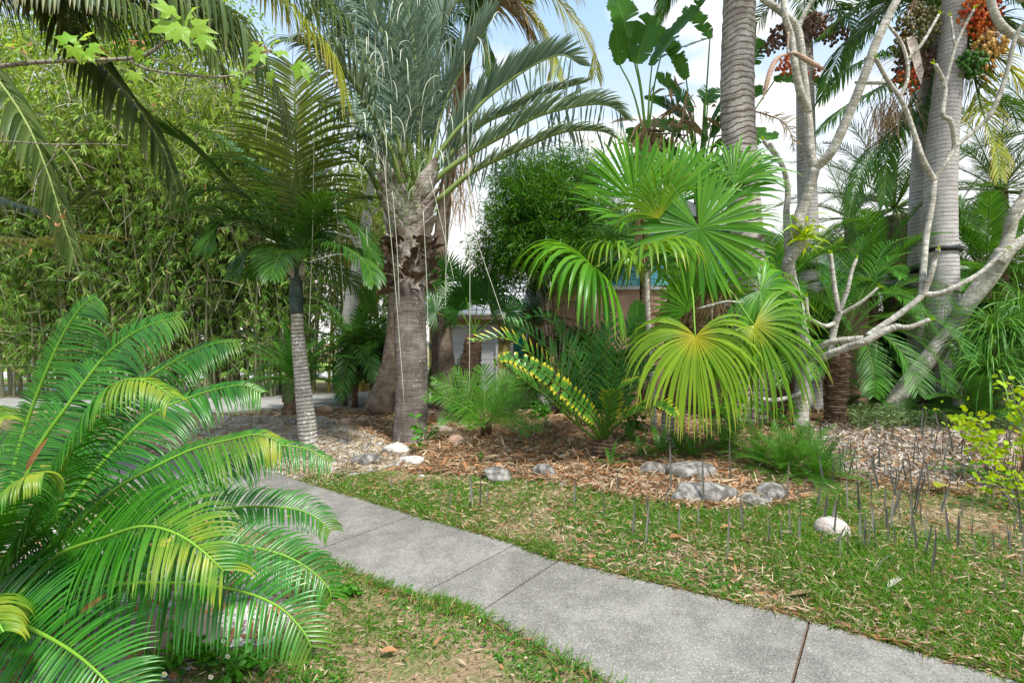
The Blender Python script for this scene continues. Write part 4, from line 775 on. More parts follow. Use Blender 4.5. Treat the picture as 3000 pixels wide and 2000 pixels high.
# small ringed king palm
kp = T('king_palm', 'small palm with ringed grey trunk, dark green crownshaft and one big upright frond', 'palm tree', G(903, 1303)); YK = 8.15
trunk(kp, px((906, 1306, YK), (902, 1270, YK), (897, 1220, YK), (890, 1160, YK), (882, 1080, YK), (874, 1000, YK), (870, 915, YK)), [.145, .142, .13, .12, .11, .098, .09], 'trunk_king', n=140, ring=.05, ringstep=.055, sides=24)
trunk(kp, px((870, 918, YK), (868, 880, YK), (868, 840, YK), (867, 800, YK), (866, 770, YK)), [.095, .108, .1, .085, .055], 'shaft', 'crownshaft', n=30)
trunk(kp, px((872, 830, YK + .02), (871, 760, YK), (870, 690, YK)), [.075, .06, .03], 'shaftg', 'green_sheath', n=20)
hk = P(868, 775, YK)
frond(kp, [hk] + px((870, 690, YK), (868, 560, YK - .05), (867, 420, YK - .1), (864, 300, YK - .1), (858, 190, YK)), 60, 1.2, .04, 'king', up=(0, -1, .1), a=(84, 42), droop=.7, lift=.08, seg=7, fold=.35, start=.2, r=(.03, .006), lpr=lambda u: np.interp(u, [0, .12, .5, .85, 1], [.75, 1, 1, .75, .5]), label='large upright olive green frond')
frond(kp, [hk] + px((800, 650, 7.9), (700, 560, 7.6), (560, 430, 7.2), (430, 370, 6.9), (330, 330, 6.6)), 46, .75, .035, 'kingd', up=(0, 0, 1), a=(11, 7), droop=.15, lift=.2, seg=4, start=.35, r=(.02, .004), label='tight dark unopened frond leaning to the left')
for q, dy, LL, dr in [(((830, 700), (760, 610), (680, 560), (600, 560), (530, 610)), -.9, .62, 1.3), (((820, 700), (740, 650), (650, 650), (600, 730)), -1.2, .55, 1.2), (((800, 600), (720, 480), (640, 400), (560, 370)), 1.0, .7, .9), (((920, 690), (980, 640), (1050, 670), (1100, 760)), -.6, .6, 1.2), (((930, 720), (1000, 720), (1070, 770), (1095, 830)), -1.2, .5, 1.0), (((900, 620), (950, 500), (1000, 420), (1080, 400)), .9, .7, 1.0), (((835, 730), (790, 720), (730, 740), (690, 800)), -.8, .45, .9), (((890, 560), (960, 440), (1060, 480), (1120, 600)), .4, .65, 1.3), (((840, 620), (790, 520), (700, 470), (600, 480)), .3, .7, 1.2)]:
    n = len(q); frond(kp, [hk] + [P(x, y, YK + dy * (k + 1) / n) for k, (x, y) in enumerate(q)], 50, LL * 1.1, .03, 'kingd', a=(60, 25), droop=dr, lift=.15, seg=6, fold=.35, start=.18, r=(.024, .005))
crown(kp, hk + [0, 0, .05], 'king', 9, e=(75, 5), s=(.85, 1.15))
mb = MB(); ribbons(mb, [P(858, 815, YK - .1), P(884, 820, YK - .1)], [(-.1, -.1, 1), (.1, -.1, 1)], [0, -1, 0], .3, .1, 5, 'lance', -.1, .5); mb.build('dry_sheath', M['boot'], kp)

# ---- fan palm group, right of centre
fp_ = T('fan_palm', 'large glossy green fan palm with drooping yellowing leaves right of centre', 'palm tree', G(1955, 1312)); YF = 7.7
trunk(fp_, px((1955, 1314, 7.9), (1957, 1260, 7.85), (1962, 1180, 7.8)), [.12, .11, .1], 'trunk_king', n=40, ring=.02)
trunk(fp_, px((1962, 1190, 7.8), (1975, 1080, 7.75), (1985, 960, YF), (1990, 870, YF), (1985, 790, YF)), [.11, .14, .17, .17, .1], 'trunk_fib', 'fibrous_trunk', n=40, wob=.35)
ch = P(1985, 860, YF)
mb = MB(); n = 260; ribbons(mb, P(1985, 930, YF) + rng.normal(0, 1, (n, 3)) * [.12, .12, .28], nrm(rdir(n) * [1, 1, .4] + [0, 0, .5]), rdir(n), rng.uniform(.15, .5, n), rng.uniform(.01, .05, n), 4, 'lance', .9, .3); mb.build('dry_fibre', M['dry'], fp_)
def fl(x, y, Y, A, N, rr, mat='fan', bow=(0, 0, .2), **k):
    c = P(x, y, Y); fan(fp_, c, A, N, rr, mat, pet=[ch, (ch + c) / 2 + np.array(bow)], **k)
fl(2048, 668, 6.9, (.25, -.1, -.9), (-.1, -1, .25), 1.05, n=58, span=335, split=.62, droop=.45, dexp=3)
fl(1862, 592, 7.0, (-.2, -.1, 1), (.25, -1, .1), .95, n=34, span=130, split=.7, droop=.5, dexp=3)
fl(1955, 600, 7.3, (.1, .1, 1), (-.3, -1, .2), 1.05, n=36, span=150, split=.6, droop=.9, dexp=2.5)
fl(2085, 590, 7.5, (.4, .1, 1), (-.5, -1, .3), 1.0, n=36, span=140, split=.6, droop=1.4, dexp=2.5)
fl(2010, 560, 7.9, (.2, .4, 1), (0, -1, .3), 1.0, n=34, span=150, split=.55, droop=1.0, dexp=2)
fl(1850, 640, 7.3, (-1, -.2, .45), (.2, -.6, 1), 1.1, n=30, span=130, split=.5, droop=.5, dexp=2)
fl(1890, 700, 7.5, (-1, -.1, .15), (.1, -.6, 1), 1.05, n=28, span=120, split=.45, droop=.7, dexp=2)
fl(2130, 660, 7.6, (1, 0, .6), (-.5, -.6, 1), .85, n=34, span=130, split=.5, droop=1.3, dexp=2)
fl(1740, 785, 6.8, (-.6, -.3, .5), (.1, -.4, 1), 1.45, n=46, span=250, split=.42, droop=3.4, dexp=.6, bow=(0, 0, .45))
fl(1900, 730, 6.6, (.3, -.6, .2), (0, -.4, 1), 1.0, 'fany2', n=34, span=240, split=.4, droop=3.2, dexp=1.0, bow=(0, -.1, .3))
fl(2037, 985, 6.5, (-.02, -.15, -.95), (0, -1, .1), 1.32, 'fany', n=58, span=270, split=.38, droop=3.0, dexp=.5, bow=(0, -.2, .35), label='pendulous yellow green leaf with a bright yellow centre')
fl(2210, 952, 6.7, (.45, -.15, -.6), (.1, -1, .2), 1.35, 'fany2', n=46, span=230, split=.38, droop=2.6, dexp=.5, bow=(0, -.1, .4))
fl(2228, 850, 7.0, (.55, -.1, -.4), (.0, -1, .4), 1.05, 'fan', n=40, span=250, split=.42, droop=3.0, dexp=.7, bow=(0, -.1, .5))
fl(1800, 735, 7.2, (-.2, -.4, .2), (0, -.4, 1), .9, 'fany2', n=36, span=240, split=.4, droop=3.6, dexp=.5, bow=(0, 0, .3))
fl(2110, 1010, 7.3, (.2, -.4, 0), (0, -.5, 1), .9, 'fan', n=36, span=240, split=.4, droop=3.2, dexp=.5, bow=(0, 0, .2))
fl(1930, 640, 6.9, (-.4, -.3, .8), (0, -1, .3), .8, 'fany2', n=24, span=120, split=.4, droop=1.8, dexp=1)
fl(2150, 540, 7.3, (.6, 0, 1), (-.4, -1, .3), .9, 'fan', n=24, span=110, split=.5, droop=2.4, dexp=1.5)
fl(2090, 880, 7.2, (.2, -.5, .7), (0, -1, .3), .6, 'fan', n=26, span=160, split=.6, droop=.5)
fl(2020, 910, 6.9, (-.5, -.4, .8), (.3, -1, .3), .75, 'fan', n=26, span=150, split=.55, droop=.6)
fl(2120, 760, 7.9, (.8, .3, .2), (0, -.4, 1), 1.0, 'fan', n=34, span=200, split=.5, droop=2.2)
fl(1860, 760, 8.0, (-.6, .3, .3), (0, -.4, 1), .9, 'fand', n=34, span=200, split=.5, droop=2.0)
mb = MB(); n = 30; ribbons(mb, P(1872, 600, 7.05) + rng.normal(0, .015, (n, 3)), nrm(rdir(n) * .12 + [.03, 0, -1]), rdir(n), rng.uniform(.6, 1.0, n), .04, 5, 'strap', .1, .4); mb.build('dead_leaf', M['dry'], fp_, )['label'] = 'folded brown dead leaf hanging below the upright fan'
mb = MB(); tube(mb, spl(px((1990, 890, 7.6), (2060, 845, 7.2), (2140, 838, 7), (2185, 862, 6.9)), 20), [.014, .006], 6)
n = 420; pp = spl(px((2040, 850, 7.3), (2140, 840, 7.1)), 30)[rng.integers(0, 30, n)]; ribbons(mb, pp + rng.normal(0, .04, (n, 3)), nrm(rdir(n) * .6 + GR), rdir(n), rng.uniform(.15, .6, n), .006, 4, 'strip', .5); mb.build('dead_flower_stalk', M['dry'], fp_)
mb = MB(); tube(mb, spl(px((2040, 905, 6.8), (2090, 893, 6.7), (2130, 883, 6.6), (2180, 886, 6.6)), 16), [.006, .02, .012, .004], 6); mb.build('dry_spathe', M['plum'], fp_)
# second thin pale trunks in this group
th_ = T('thin_pale_tree', 'thin pale lichened stem rising just left of the fan palm', 'tree', G(1915, 1255)); trunk(th_, px((1915, 1256, 9.6), (1910, 1100, 9.6), (1900, 950, 9.6), (1895, 800, 9.6), (1905, 640, 9.6)), [.06, .055, .05, .045, .035], 'plum')
mb = MB(); leafball(mb, P(1915, 620, 9.6), (.6, .5, .4), 260, .28, .05, droop=1.2); mb.build('crown', M['bush'], th_)

# ---- fans behind (background left of the big cycad)
for (nm, lb, base, pts, rad, leaves) in [
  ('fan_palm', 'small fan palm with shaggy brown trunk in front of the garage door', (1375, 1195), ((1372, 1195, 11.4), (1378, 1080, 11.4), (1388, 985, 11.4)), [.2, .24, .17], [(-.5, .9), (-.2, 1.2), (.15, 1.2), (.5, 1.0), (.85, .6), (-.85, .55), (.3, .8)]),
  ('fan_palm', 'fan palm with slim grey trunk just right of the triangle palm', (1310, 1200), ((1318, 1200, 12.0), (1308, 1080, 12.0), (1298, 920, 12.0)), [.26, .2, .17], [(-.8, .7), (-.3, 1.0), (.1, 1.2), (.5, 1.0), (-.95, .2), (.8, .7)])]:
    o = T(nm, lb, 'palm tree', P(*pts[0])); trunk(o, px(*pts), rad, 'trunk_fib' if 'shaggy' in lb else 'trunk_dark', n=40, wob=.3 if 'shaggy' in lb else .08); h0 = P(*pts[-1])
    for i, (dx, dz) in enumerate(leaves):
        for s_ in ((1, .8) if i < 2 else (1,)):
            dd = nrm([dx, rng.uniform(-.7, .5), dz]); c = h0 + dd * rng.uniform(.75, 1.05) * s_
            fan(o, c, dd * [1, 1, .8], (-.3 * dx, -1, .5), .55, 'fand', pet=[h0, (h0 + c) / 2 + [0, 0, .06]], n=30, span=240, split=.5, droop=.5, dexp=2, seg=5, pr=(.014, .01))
# ---- big dark cycad with yellow leaflet tips
ec = T('dark_cycad', 'large dark green cycad with yellow tipped fronds left of the fan palm', 'cycad', G(1762, 1338)); YE = 7.2; he = P(1768, 1300, YE)
mb = MB(); tube(mb, [G(1768, 1345), P(1768, 1290, YE)], [.17, .15], 14, wob=.3); mb.build('trunk', M['trunk_fib'], ec)
for q, dy, mt, LL in [
 (((1720, 1230), (1640, 1130), (1560, 1040), (1480, 990), (1380, 1000)), -.7, 'ency', .27), (((1725, 1220), (1680, 1130), (1630, 1050), (1560, 980), (1480, 935)), -.2, 'enc', .27),
 (((1700, 1250), (1620, 1180), (1545, 1120), (1460, 1060)), -1.0, 'ency', .25), (((1740, 1200), (1700, 1080), (1660, 1000), (1630, 950)), .3, 'enc', .27),
 (((1750, 1200), (1740, 1060), (1720, 960), (1690, 900)), .5, 'enc', .25), (((1765, 1200), (1775, 1050), (1785, 960), (1790, 900)), .2, 'enc', .27),
 (((1780, 1200), (1810, 1060), (1840, 970), (1880, 930)), -.2, 'enc', .27), (((1790, 1220), (1840, 1110), (1880, 1040), (1920, 970)), .3, 'enc', .27),
 (((1795, 1230), (1850, 1150), (1905, 1080), (1940, 1020)), -.4, 'enc', .25), (((1730, 1250), (1650, 1190), (1600, 1150), (1580, 1120)), -1.2, 'enc', .2),
 (((1780, 1250), (1788, 1180), (1800, 1150), (1860, 1115)), -1.0, 'ency', .2), (((1800, 1250), (1860, 1210), (1930, 1190), (1975, 1215)), -1.1, 'ency', .22),
 (((1745, 1190), (1715, 1060), (1600, 930), (1520, 945)), .6, 'enc', .25), (((1760, 1200), (1745, 1080), (1760, 980), (1820, 940)), .9, 'enc', .25), (((1735, 1240), (1650, 1130), (1560, 1080), (1490, 1075)), -.5, 'enc', .25)]:
    n = len(q); frond(ec, [he] + [P(x, y, YE + dy * (k + 1) / n) for k, (x, y) in enumerate(q)], 25, LL * 1.1, .036, mt, 'rachd', up=(0, -.6, 1), a=(60, 42), droop=.15, lift=.4, seg=4, fold=.3, start=.22, r=(.02, .005), prof='lance', jit=.08)
frond(ec, [he] + px((1745, 1230, 6.7), (1640, 1130, 6.3), (1540, 1060, 6.2), (1480, 1045, 6.2), (1450, 1065, 6.2)), 24, .15, .062, 'ency', up=(0, -1, .4), a=(75, 60), droop=1.2, lift=.1, seg=4, fold=.25, start=.25, r=(.018, .005), prof='oval', label='long arching frond with curled yellow leaflets')
# ---- young bright cycad
yc = T('young_cycad', 'small bright green cycad between the triangle palm and the dark cycad', 'cycad', G(1425, 1272)); YY = 8.7; hy = P(1425, 1240, YY)
mb = MB(); tube(mb, [G(1425, 1275), hy], [.1, .09], 10, wob=.3); mb.build('trunk', M['trunk_fib'], yc)
for q, dy, LL in [(((1420, 1180), (1418, 1120), (1410, 1075)), .1, .36), (((1400, 1200), (1350, 1150), (1300, 1120), (1270, 1115)), -.2, .34), (((1395, 1215), (1340, 1180), (1280, 1160), (1245, 1170)), -.6, .3), (((1400, 1235), (1385, 1240), (1390, 1255)), -1.0, .28), (((1460, 1200), (1500, 1170), (1560, 1160), (1600, 1175)), -.3, .36), (((1460, 1190), (1490, 1140), (1520, 1100), (1560, 1085)), .5, .34), (((1450, 1220), (1500, 1210), (1550, 1230), (1580, 1260)), -.8, .3), (((1440, 1230), (1480, 1225), (1520, 1245), (1545, 1275)), -1.1, .26), (((1405, 1190), (1370, 1120), (1330, 1080)), .6, .3), (((1380, 1225), (1320, 1215), (1290, 1240)), -.4, .25), (((1440, 1190), (1460, 1130), (1480, 1090)), 0.4, .32)]:
    n = len(q); frond(yc, [hy] + [P(x, y, YY + dy * (k + 1) / n) for k, (x, y) in enumerate(q)], 27, LL, .02, 'small', 'rach', up=(0, -.9, .5), a=(62, 35), droop=.5, lift=.2, seg=4, fold=.3, start=.15, r=(.01, .003))
# ---- sago behind the king palm and other understory
sa = T('sago_cycad', 'dark green sago cycad with a radial crown behind the small ringed palm', 'cycad', G(855, 1212)); trunk(sa, [G(855, 1214), P(858, 1120, 11.7)], [.2, .19], 'trunk_fib', n=24, wob=.35)
crown(sa, P(858, 1110, 11.7), 'sago', 34, e=(85, -5), s=(1.05, 1.45))
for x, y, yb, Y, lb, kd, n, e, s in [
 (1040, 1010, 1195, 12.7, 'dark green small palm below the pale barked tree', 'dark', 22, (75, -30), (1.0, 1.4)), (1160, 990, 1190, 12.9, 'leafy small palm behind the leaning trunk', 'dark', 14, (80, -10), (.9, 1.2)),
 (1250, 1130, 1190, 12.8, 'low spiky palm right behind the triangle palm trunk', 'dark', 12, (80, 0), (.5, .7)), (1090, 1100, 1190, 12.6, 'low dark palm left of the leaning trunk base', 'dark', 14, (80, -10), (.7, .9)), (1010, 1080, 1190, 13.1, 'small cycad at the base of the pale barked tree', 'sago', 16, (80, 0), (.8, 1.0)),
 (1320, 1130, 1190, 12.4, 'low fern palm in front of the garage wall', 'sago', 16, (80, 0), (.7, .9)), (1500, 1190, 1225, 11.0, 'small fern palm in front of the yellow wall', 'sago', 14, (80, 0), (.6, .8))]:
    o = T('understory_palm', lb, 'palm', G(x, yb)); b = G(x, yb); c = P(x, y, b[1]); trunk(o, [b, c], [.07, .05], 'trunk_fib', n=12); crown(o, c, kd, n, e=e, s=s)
# ---- date-like palm right, ponytail, leaning trunk
pd = T('pygmy_date_palm', 'arching pygmy date palm with shaggy trunk behind the frangipani branches', 'palm tree', G(2450, 1238)); YP = 10.2; hp = P(2462, 1000, YP)
trunk(pd, px((2446, 1245, YP), (2448, 1180, YP), (2455, 1080, YP), (2462, 990, YP)), [.17, .2, .2, .16], 'trunk_fib', n=50, wob=.4)
for q, dy, LL in [(((2560, 940), (2680, 920), (2770, 960), (2850, 1060)), -1.4, .6), (((2560, 900), (2660, 830), (2740, 840), (2800, 900)), -.6, .55), (((2540, 860), (2600, 770), (2660, 740)), .4, .5), (((2480, 850), (2500, 760), (2530, 700)), .2, .5), (((2430, 880), (2390, 800), (2330, 760), (2290, 780)), .3, .55), (((2400, 920), (2310, 860), (2230, 860), (2200, 900)), -.2, .5), (((2390, 950), (2310, 930), (2250, 980), (2215, 1060)), -.8, .5), (((2400, 1000), (2340, 1010), (2300, 1080), (2290, 1130)), -1.0, .45), (((2530, 960), (2600, 990), (2660, 1060), (2690, 1150)), -1.5, .58), (((2500, 980), (2540, 1020), (2560, 1100), (2560, 1160)), -1.4, .5), (((2430, 1000), (2400, 1040), (2385, 1110)), -1.3, .42), (((2580, 880), (2700, 860), (2800, 930), (2830, 1000)), .6, .55), (((2520, 870), (2560, 790), (2600, 720), (2680, 690)), .8, .5), (((2380, 900), (2280, 800), (2200, 780)), .7, .5), (((2570, 960), (2660, 980), (2740, 1050), (2780, 1140)), -1.0, .55), (((2420, 900), (2350, 840), (2270, 840), (2210, 960)), .3, .5), (((2440, 860), (2420, 770), (2380, 720)), .6, .5), (((2500, 900), (2590, 860), (2680, 880), (2740, 980)), -.9, .55), (((2410, 940), (2330, 900), (2240, 920)), .8, .5), (((2540, 930), (2650, 940), (2760, 1010), (2800, 1110)), 1.0, .55)]:
    n = len(q); frond(pd, [hp] + [P(x, y, YP + dy * (k + 1) / n) for k, (x, y) in enumerate(q)], 36, LL * 1.05, .0185, 'date', 'rachd', a=(52, 32), droop=.55, lift=.25, seg=5, fold=.35, start=.2, r=(.014, .003))
lt = T('leaning_tree', 'leaning pale grey trunk with forked limbs at the right edge', 'tree', G(2600, 1222)); trunk(lt, [G(2600, 1226)] + px((2640, 1150, 11.0), (2720, 1050, 10.9), (2790, 960, 10.8), (2830, 895, 10.6), (2895, 812, 10.4), (2945, 735, 10.2)), [.2, .17, .17, .16, .16, .17, .16], 'plum', n=60)
for q, r in [(((2940, 745, 10.2), (2955, 690, 10.2), (2975, 620, 10.1), (3030, 540, 10)), .11), (((2925, 770, 10.2), (2975, 720, 10.1), (3040, 680, 10)), .11), (((3000, 0, 9.0), (2905, -60, 9), (2902, 0, 9.0), (2930, 70, 9), (3000, 125, 9), (3060, 150, 9)), .07)]:
    mb = MB(); tube(mb, spl(px(*q), 20), [r, r * .85], 10); mb.build('branch', M['plum'], lt)
pt = T('ponytail_palm', 'ponytail palm with long thin hanging green leaves at the right edge', 'palm', G(2905, 1235))
trunk(pt, [G(2905, 1240), P(2915, 990, 10.0)], [.16, .08], 'trunk_dark')
for c, n in [(P(2915, 985, 9.8), 240), (P(2985, 1010, 9.7), 160), (P(2900, 1090, 9.4), 120), (P(2990, 905, 10.2), 120)]:
    mb = MB(); D = nrm(rdir(n, -.1, 1) + [0, -.15, .25]); ribbons(mb, np.repeat(c[None], n, 0), D, rdir(n, .2, 1), rng.uniform(.9, 1.5, n), .024, 9, 'strap', rng.uniform(2.2, 3.4, n), .25); mb.build('leaf_head', M['pony'], pt)
for x, yb, y, lb, kd, n, s in [(2700, 1222, 1165, 'shaded cycad under the twin palms', 'sago', 22, (1.0, 1.4)), (2870, 1262, 1215, 'low feathery cycad below the ponytail palm', 'sago', 18, (1.0, 1.3)), (2560, 1210, 1165, 'dark cycad in the shade right of the pygmy date palm', 'sago', 18, (1.0, 1.3)), (2985, 1240, 1120, 'cycad at the right edge under the ponytail palm', 'sago', 18, (1.0, 1.4)), (2790, 1215, 1120, 'shaded palm between the twin trunks and the ponytail palm', 'dark', 18, (.9, 1.3))]:
    b = G(x, yb); o = T('understory_palm', lb, 'palm', b); c = P(x, y, b[1]); trunk(o, [b, c], [.09, .07], 'trunk_fib', n=12); crown(o, c, kd, n, e=(80, -10), s=s)

for x, y, yb, Y, lb, kd, n, e, s in [(2290, 860, 1225, 11.2, 'bright feathery palm behind the frangipani trunk', 'date', 20, (80, -20), (.9, 1.2)), (2560, 830, 1215, 12.2, 'bright feathery palm left of the twin grey trunks', 'date', 24, (80, -25), (1.0, 1.35)), (2890, 780, 1215, 12.5, 'bright feathery palm right of the twin grey trunks', 'date', 24, (80, -25), (1.1, 1.5)), (2230, 1010, 1225, 11.6, 'low feathery palm beside the pink wall', 'date', 16, (80, -10), (.6, .8)), (1560, 960, 1200, 12.3, 'feathery palm below the bamboo bush', 'dark', 14, (80, 0), (.9, 1.2))]:
    o = T('garden_palm', lb, 'palm', (P(x, y, Y)[0], Y, 0)); c = P(x, y, Y); trunk(o, [(c[0], Y, 0), c], [.1, .08], 'trunk_fib', n=20, wob=.3); crown(o, c, kd, n, e=e, s=s)
# ---- frangipani with bare branches
pl = T('frangipani_tree', 'bare pale branched frangipani tree in front of the grey palm trunks', 'tree', G(2344, 1250))
TRK = [G(2344, 1252)] + px((2350, 1150, 9.8), (2357, 1030, 9.7), (2335, 891, 9.6), (2317, 829, 9.5), (2311, 765, 9.4), (2344, 712, 9.3), (2338, 660, 9.2), (2346, 622, 9.2), (2368, 560, 9.1), (2388, 493, 9.0))
trunk(pl, TRK, [.15, .13, .115, .11, .105, .11, .115, .105, .1, .09, .085], 'plum', n=90, sides=18, wob=.04)
def br(r0, r1, *q, sub=None, tip=True):
    mb = MB(); n = len(q); pts = px(*q); p = spl(pts, 8 * n); tube(mb, p, [r0, r1], 12, wob=.05, ring=.04, ringstep=.06); o = mb.build('branch', M['plum'], pl)
    if tip:
        t = MB(); c = p[-1]; d = nrm(p[-1] - p[-3]); k = 9; ribbons(t, np.repeat(c[None], k, 0), nrm(rdir(k) * .5 + d), rdir(k), rng.uniform(.04, .11, k), .018, 3, 'lance', .2, .3); t.build('bud', M['lime'], o)
    return o
br(.075, .055, (2388, 493, 9), (2375, 446, 9), (2366, 326, 8.95), (2353, 214, 8.9), (2339, 95, 8.85), (2300, 45, 8.8), (2232, -5, 8.8), tip=False)
br(.07, .045, (2368, 330, 8.95), (2345, 270, 8.8), (2330, 200, 8.7), (2318, 110, 8.7), (2300, 50, 8.6), (2294, -10, 8.6))
br(.045, .035, (2336, 88, 8.85), (2357, 40, 8.8), (2390, -10, 8.7), tip=False)
br(.08, .06, (2388, 493, 9), (2437, 442, 8.8), (2491, 326, 8.6), (2536, 214, 8.4), (2571, 116, 8.3), (2635, -15, 8.2), tip=False)
br(.07, .035, (2312, 757, 9.4), (2307, 690, 9.5), (2304, 625, 9.5), (2308, 555, 9.5), (2290, 482, 9.4), (2237, 412, 9.4))
br(.035, .03, (2288, 480, 9.4), (2256, 418, 9.35), tip=False)
br(.075, .055, (2357, 1061, 9.6), (2400, 1052, 9.2), (2429, 1038, 9.0), (2480, 1018, 8.8), (2527, 1003, 8.6), (2580, 975, 8.5), (2622, 958, 8.4), tip=False)
br(.045, .035, (2620, 955, 8.4), (2665, 958, 8.3), (2722, 936, 8.2))
br(.06, .05, (2357, 1058, 9.6), (2385, 1035, 9.3), (2430, 1003, 9.0), (2530, 990, 8.65), tip=False)
br(.055, .045, (2540, 985, 8.6), (2625, 927, 8.5), (2680, 885, 8.4), (2705, 862, 8.4), tip=False)
br(.05, .035, (2703, 866, 8.4), (2728, 800, 8.3), (2738, 760, 8.3), (2748, 732, 8.2))
br(.045, .03, (2705, 862, 8.4), (2750, 860, 8.3), (2795, 842, 8.2), (2875, 797, 8.1), (2946, 730, 8.0))
br(.06, .05, (2433, 1036, 9.0), (2440, 980, 9.0), (2450, 940, 8.95), (2462, 912, 8.9), tip=False)
br(.045, .03, (2458, 915, 8.9), (2446, 850, 8.9), (2440, 800, 8.9), (2434, 745, 8.9))
br(.04, .026, (2460, 910, 8.9), (2482, 851, 8.8), (2496, 793, 8.8), (2509, 760, 8.8))
br(.035, .02, (2468, 918, 8.9), (2527, 882, 8.7), (2572, 843, 8.6))
br(.04, .03, (2447, 945, 8.95), (2420, 955, 8.9), (2385, 942, 8.8), (2366, 922, 8.7), (2362, 872, 8.7))
br(.05, .045, (2700, 866, 8.4), (2706, 780, 8.5), (2714, 690, 8.6), (2730, 600, 8.6), (2737, 530, 8.6), tip=False)
br(.045, .03, (2737, 530, 8.6), (2705, 470, 8.5), (2687, 420, 8.5), (2660, 340, 8.5), (2636, 286, 8.4), (2600, 235, 8.4), (2566, 172, 8.3))
br(.03, .022, (2636, 286, 8.4), (2658, 235, 8.4), (2658, 180, 8.4), (2640, 125, 8.4), (2606, 78, 8.4))
br(.028, .02, (2660, 175, 8.4), (2700, 130, 8.3), (2750, 45, 8.3))
br(.04, .03, (2737, 530, 8.6), (2775, 470, 8.5), (2796, 430, 8.5), (2786, 357, 8.4), (2762, 335, 8.4), (2768, 255, 8.4), (2740, 190, 8.3))
br(.026, .02, (2766, 262, 8.4), (2795, 150, 8.3), (2820, 90, 8.3), (2853, 28, 8.2)); br(.018, .015, (2797, 135, 8.3), (2790, 90, 8.3), (2785, 50, 8.3))
br(.035, .03, (2796, 432, 8.5), (2870, 370, 8.4), (2905, 330, 8.3), (2945, 230, 8.2), (2975, 110, 8.1), (3010, 60, 8.0), tip=False)
br(.03, .02, (2592, 243, 8.4), (2540, 244, 8.5), (2505, 242, 8.6), tip=False)
br(.03, .022, (2295, 995, 8.0), (2296, 949, 8.0), (2280, 915, 8.0), (2262, 885, 8.0)); br(.022, .018, (2296, 950, 8.0), (2318, 930, 7.95), (2335, 912, 7.9))
br(.06, .05, (2190, 1120, 9.3), (2225, 1085, 9.2), (2240, 1030, 8.8), (2295, 990, 8.0), tip=False)
br(.04, .04, (2223, 1168, 9.3), (2268, 1172, 9.4), (2312, 1163, 9.6), (2348, 1150, 9.7), tip=False); br(.03, .03, (2268, 1172, 9.4), (2266, 1120, 9.3), (2268, 1085, 9.2), tip=False)
mb = MB(); tube(mb, spl(px((2310, 95, 8.6), (2308, 130, 8.6), (2306, 157, 8.6)), 8), [.02, .014], 8)
for e in [((2306, 157, 8.6), (2275, 175, 8.55), (2255, 215, 8.5), (2235, 292, 8.5)), ((2306, 157, 8.6), (2330, 158, 8.55), (2370, 180, 8.5), (2418, 206, 8.5))]: tube(mb, spl(px(*e), 24), [.012, .04, .045, .04, .008], 8)
mb.build('seed_pod', M['husk'], pl)
epi = T('air_plant', 'spidery pale green air plant growing in the fork of the frangipani', 'plant', P(2350, 690, 9.25))
mb = MB(); n = 90; ribbons(mb, P(2350, 690, 9.2) + rng.normal(0, .1, (n, 3)), rdir(n, -.3, 1), rdir(n), rng.uniform(.2, .45, n), .04, 4, 'lance', .9, .3); mb.build('leaves', M['lime'], epi)
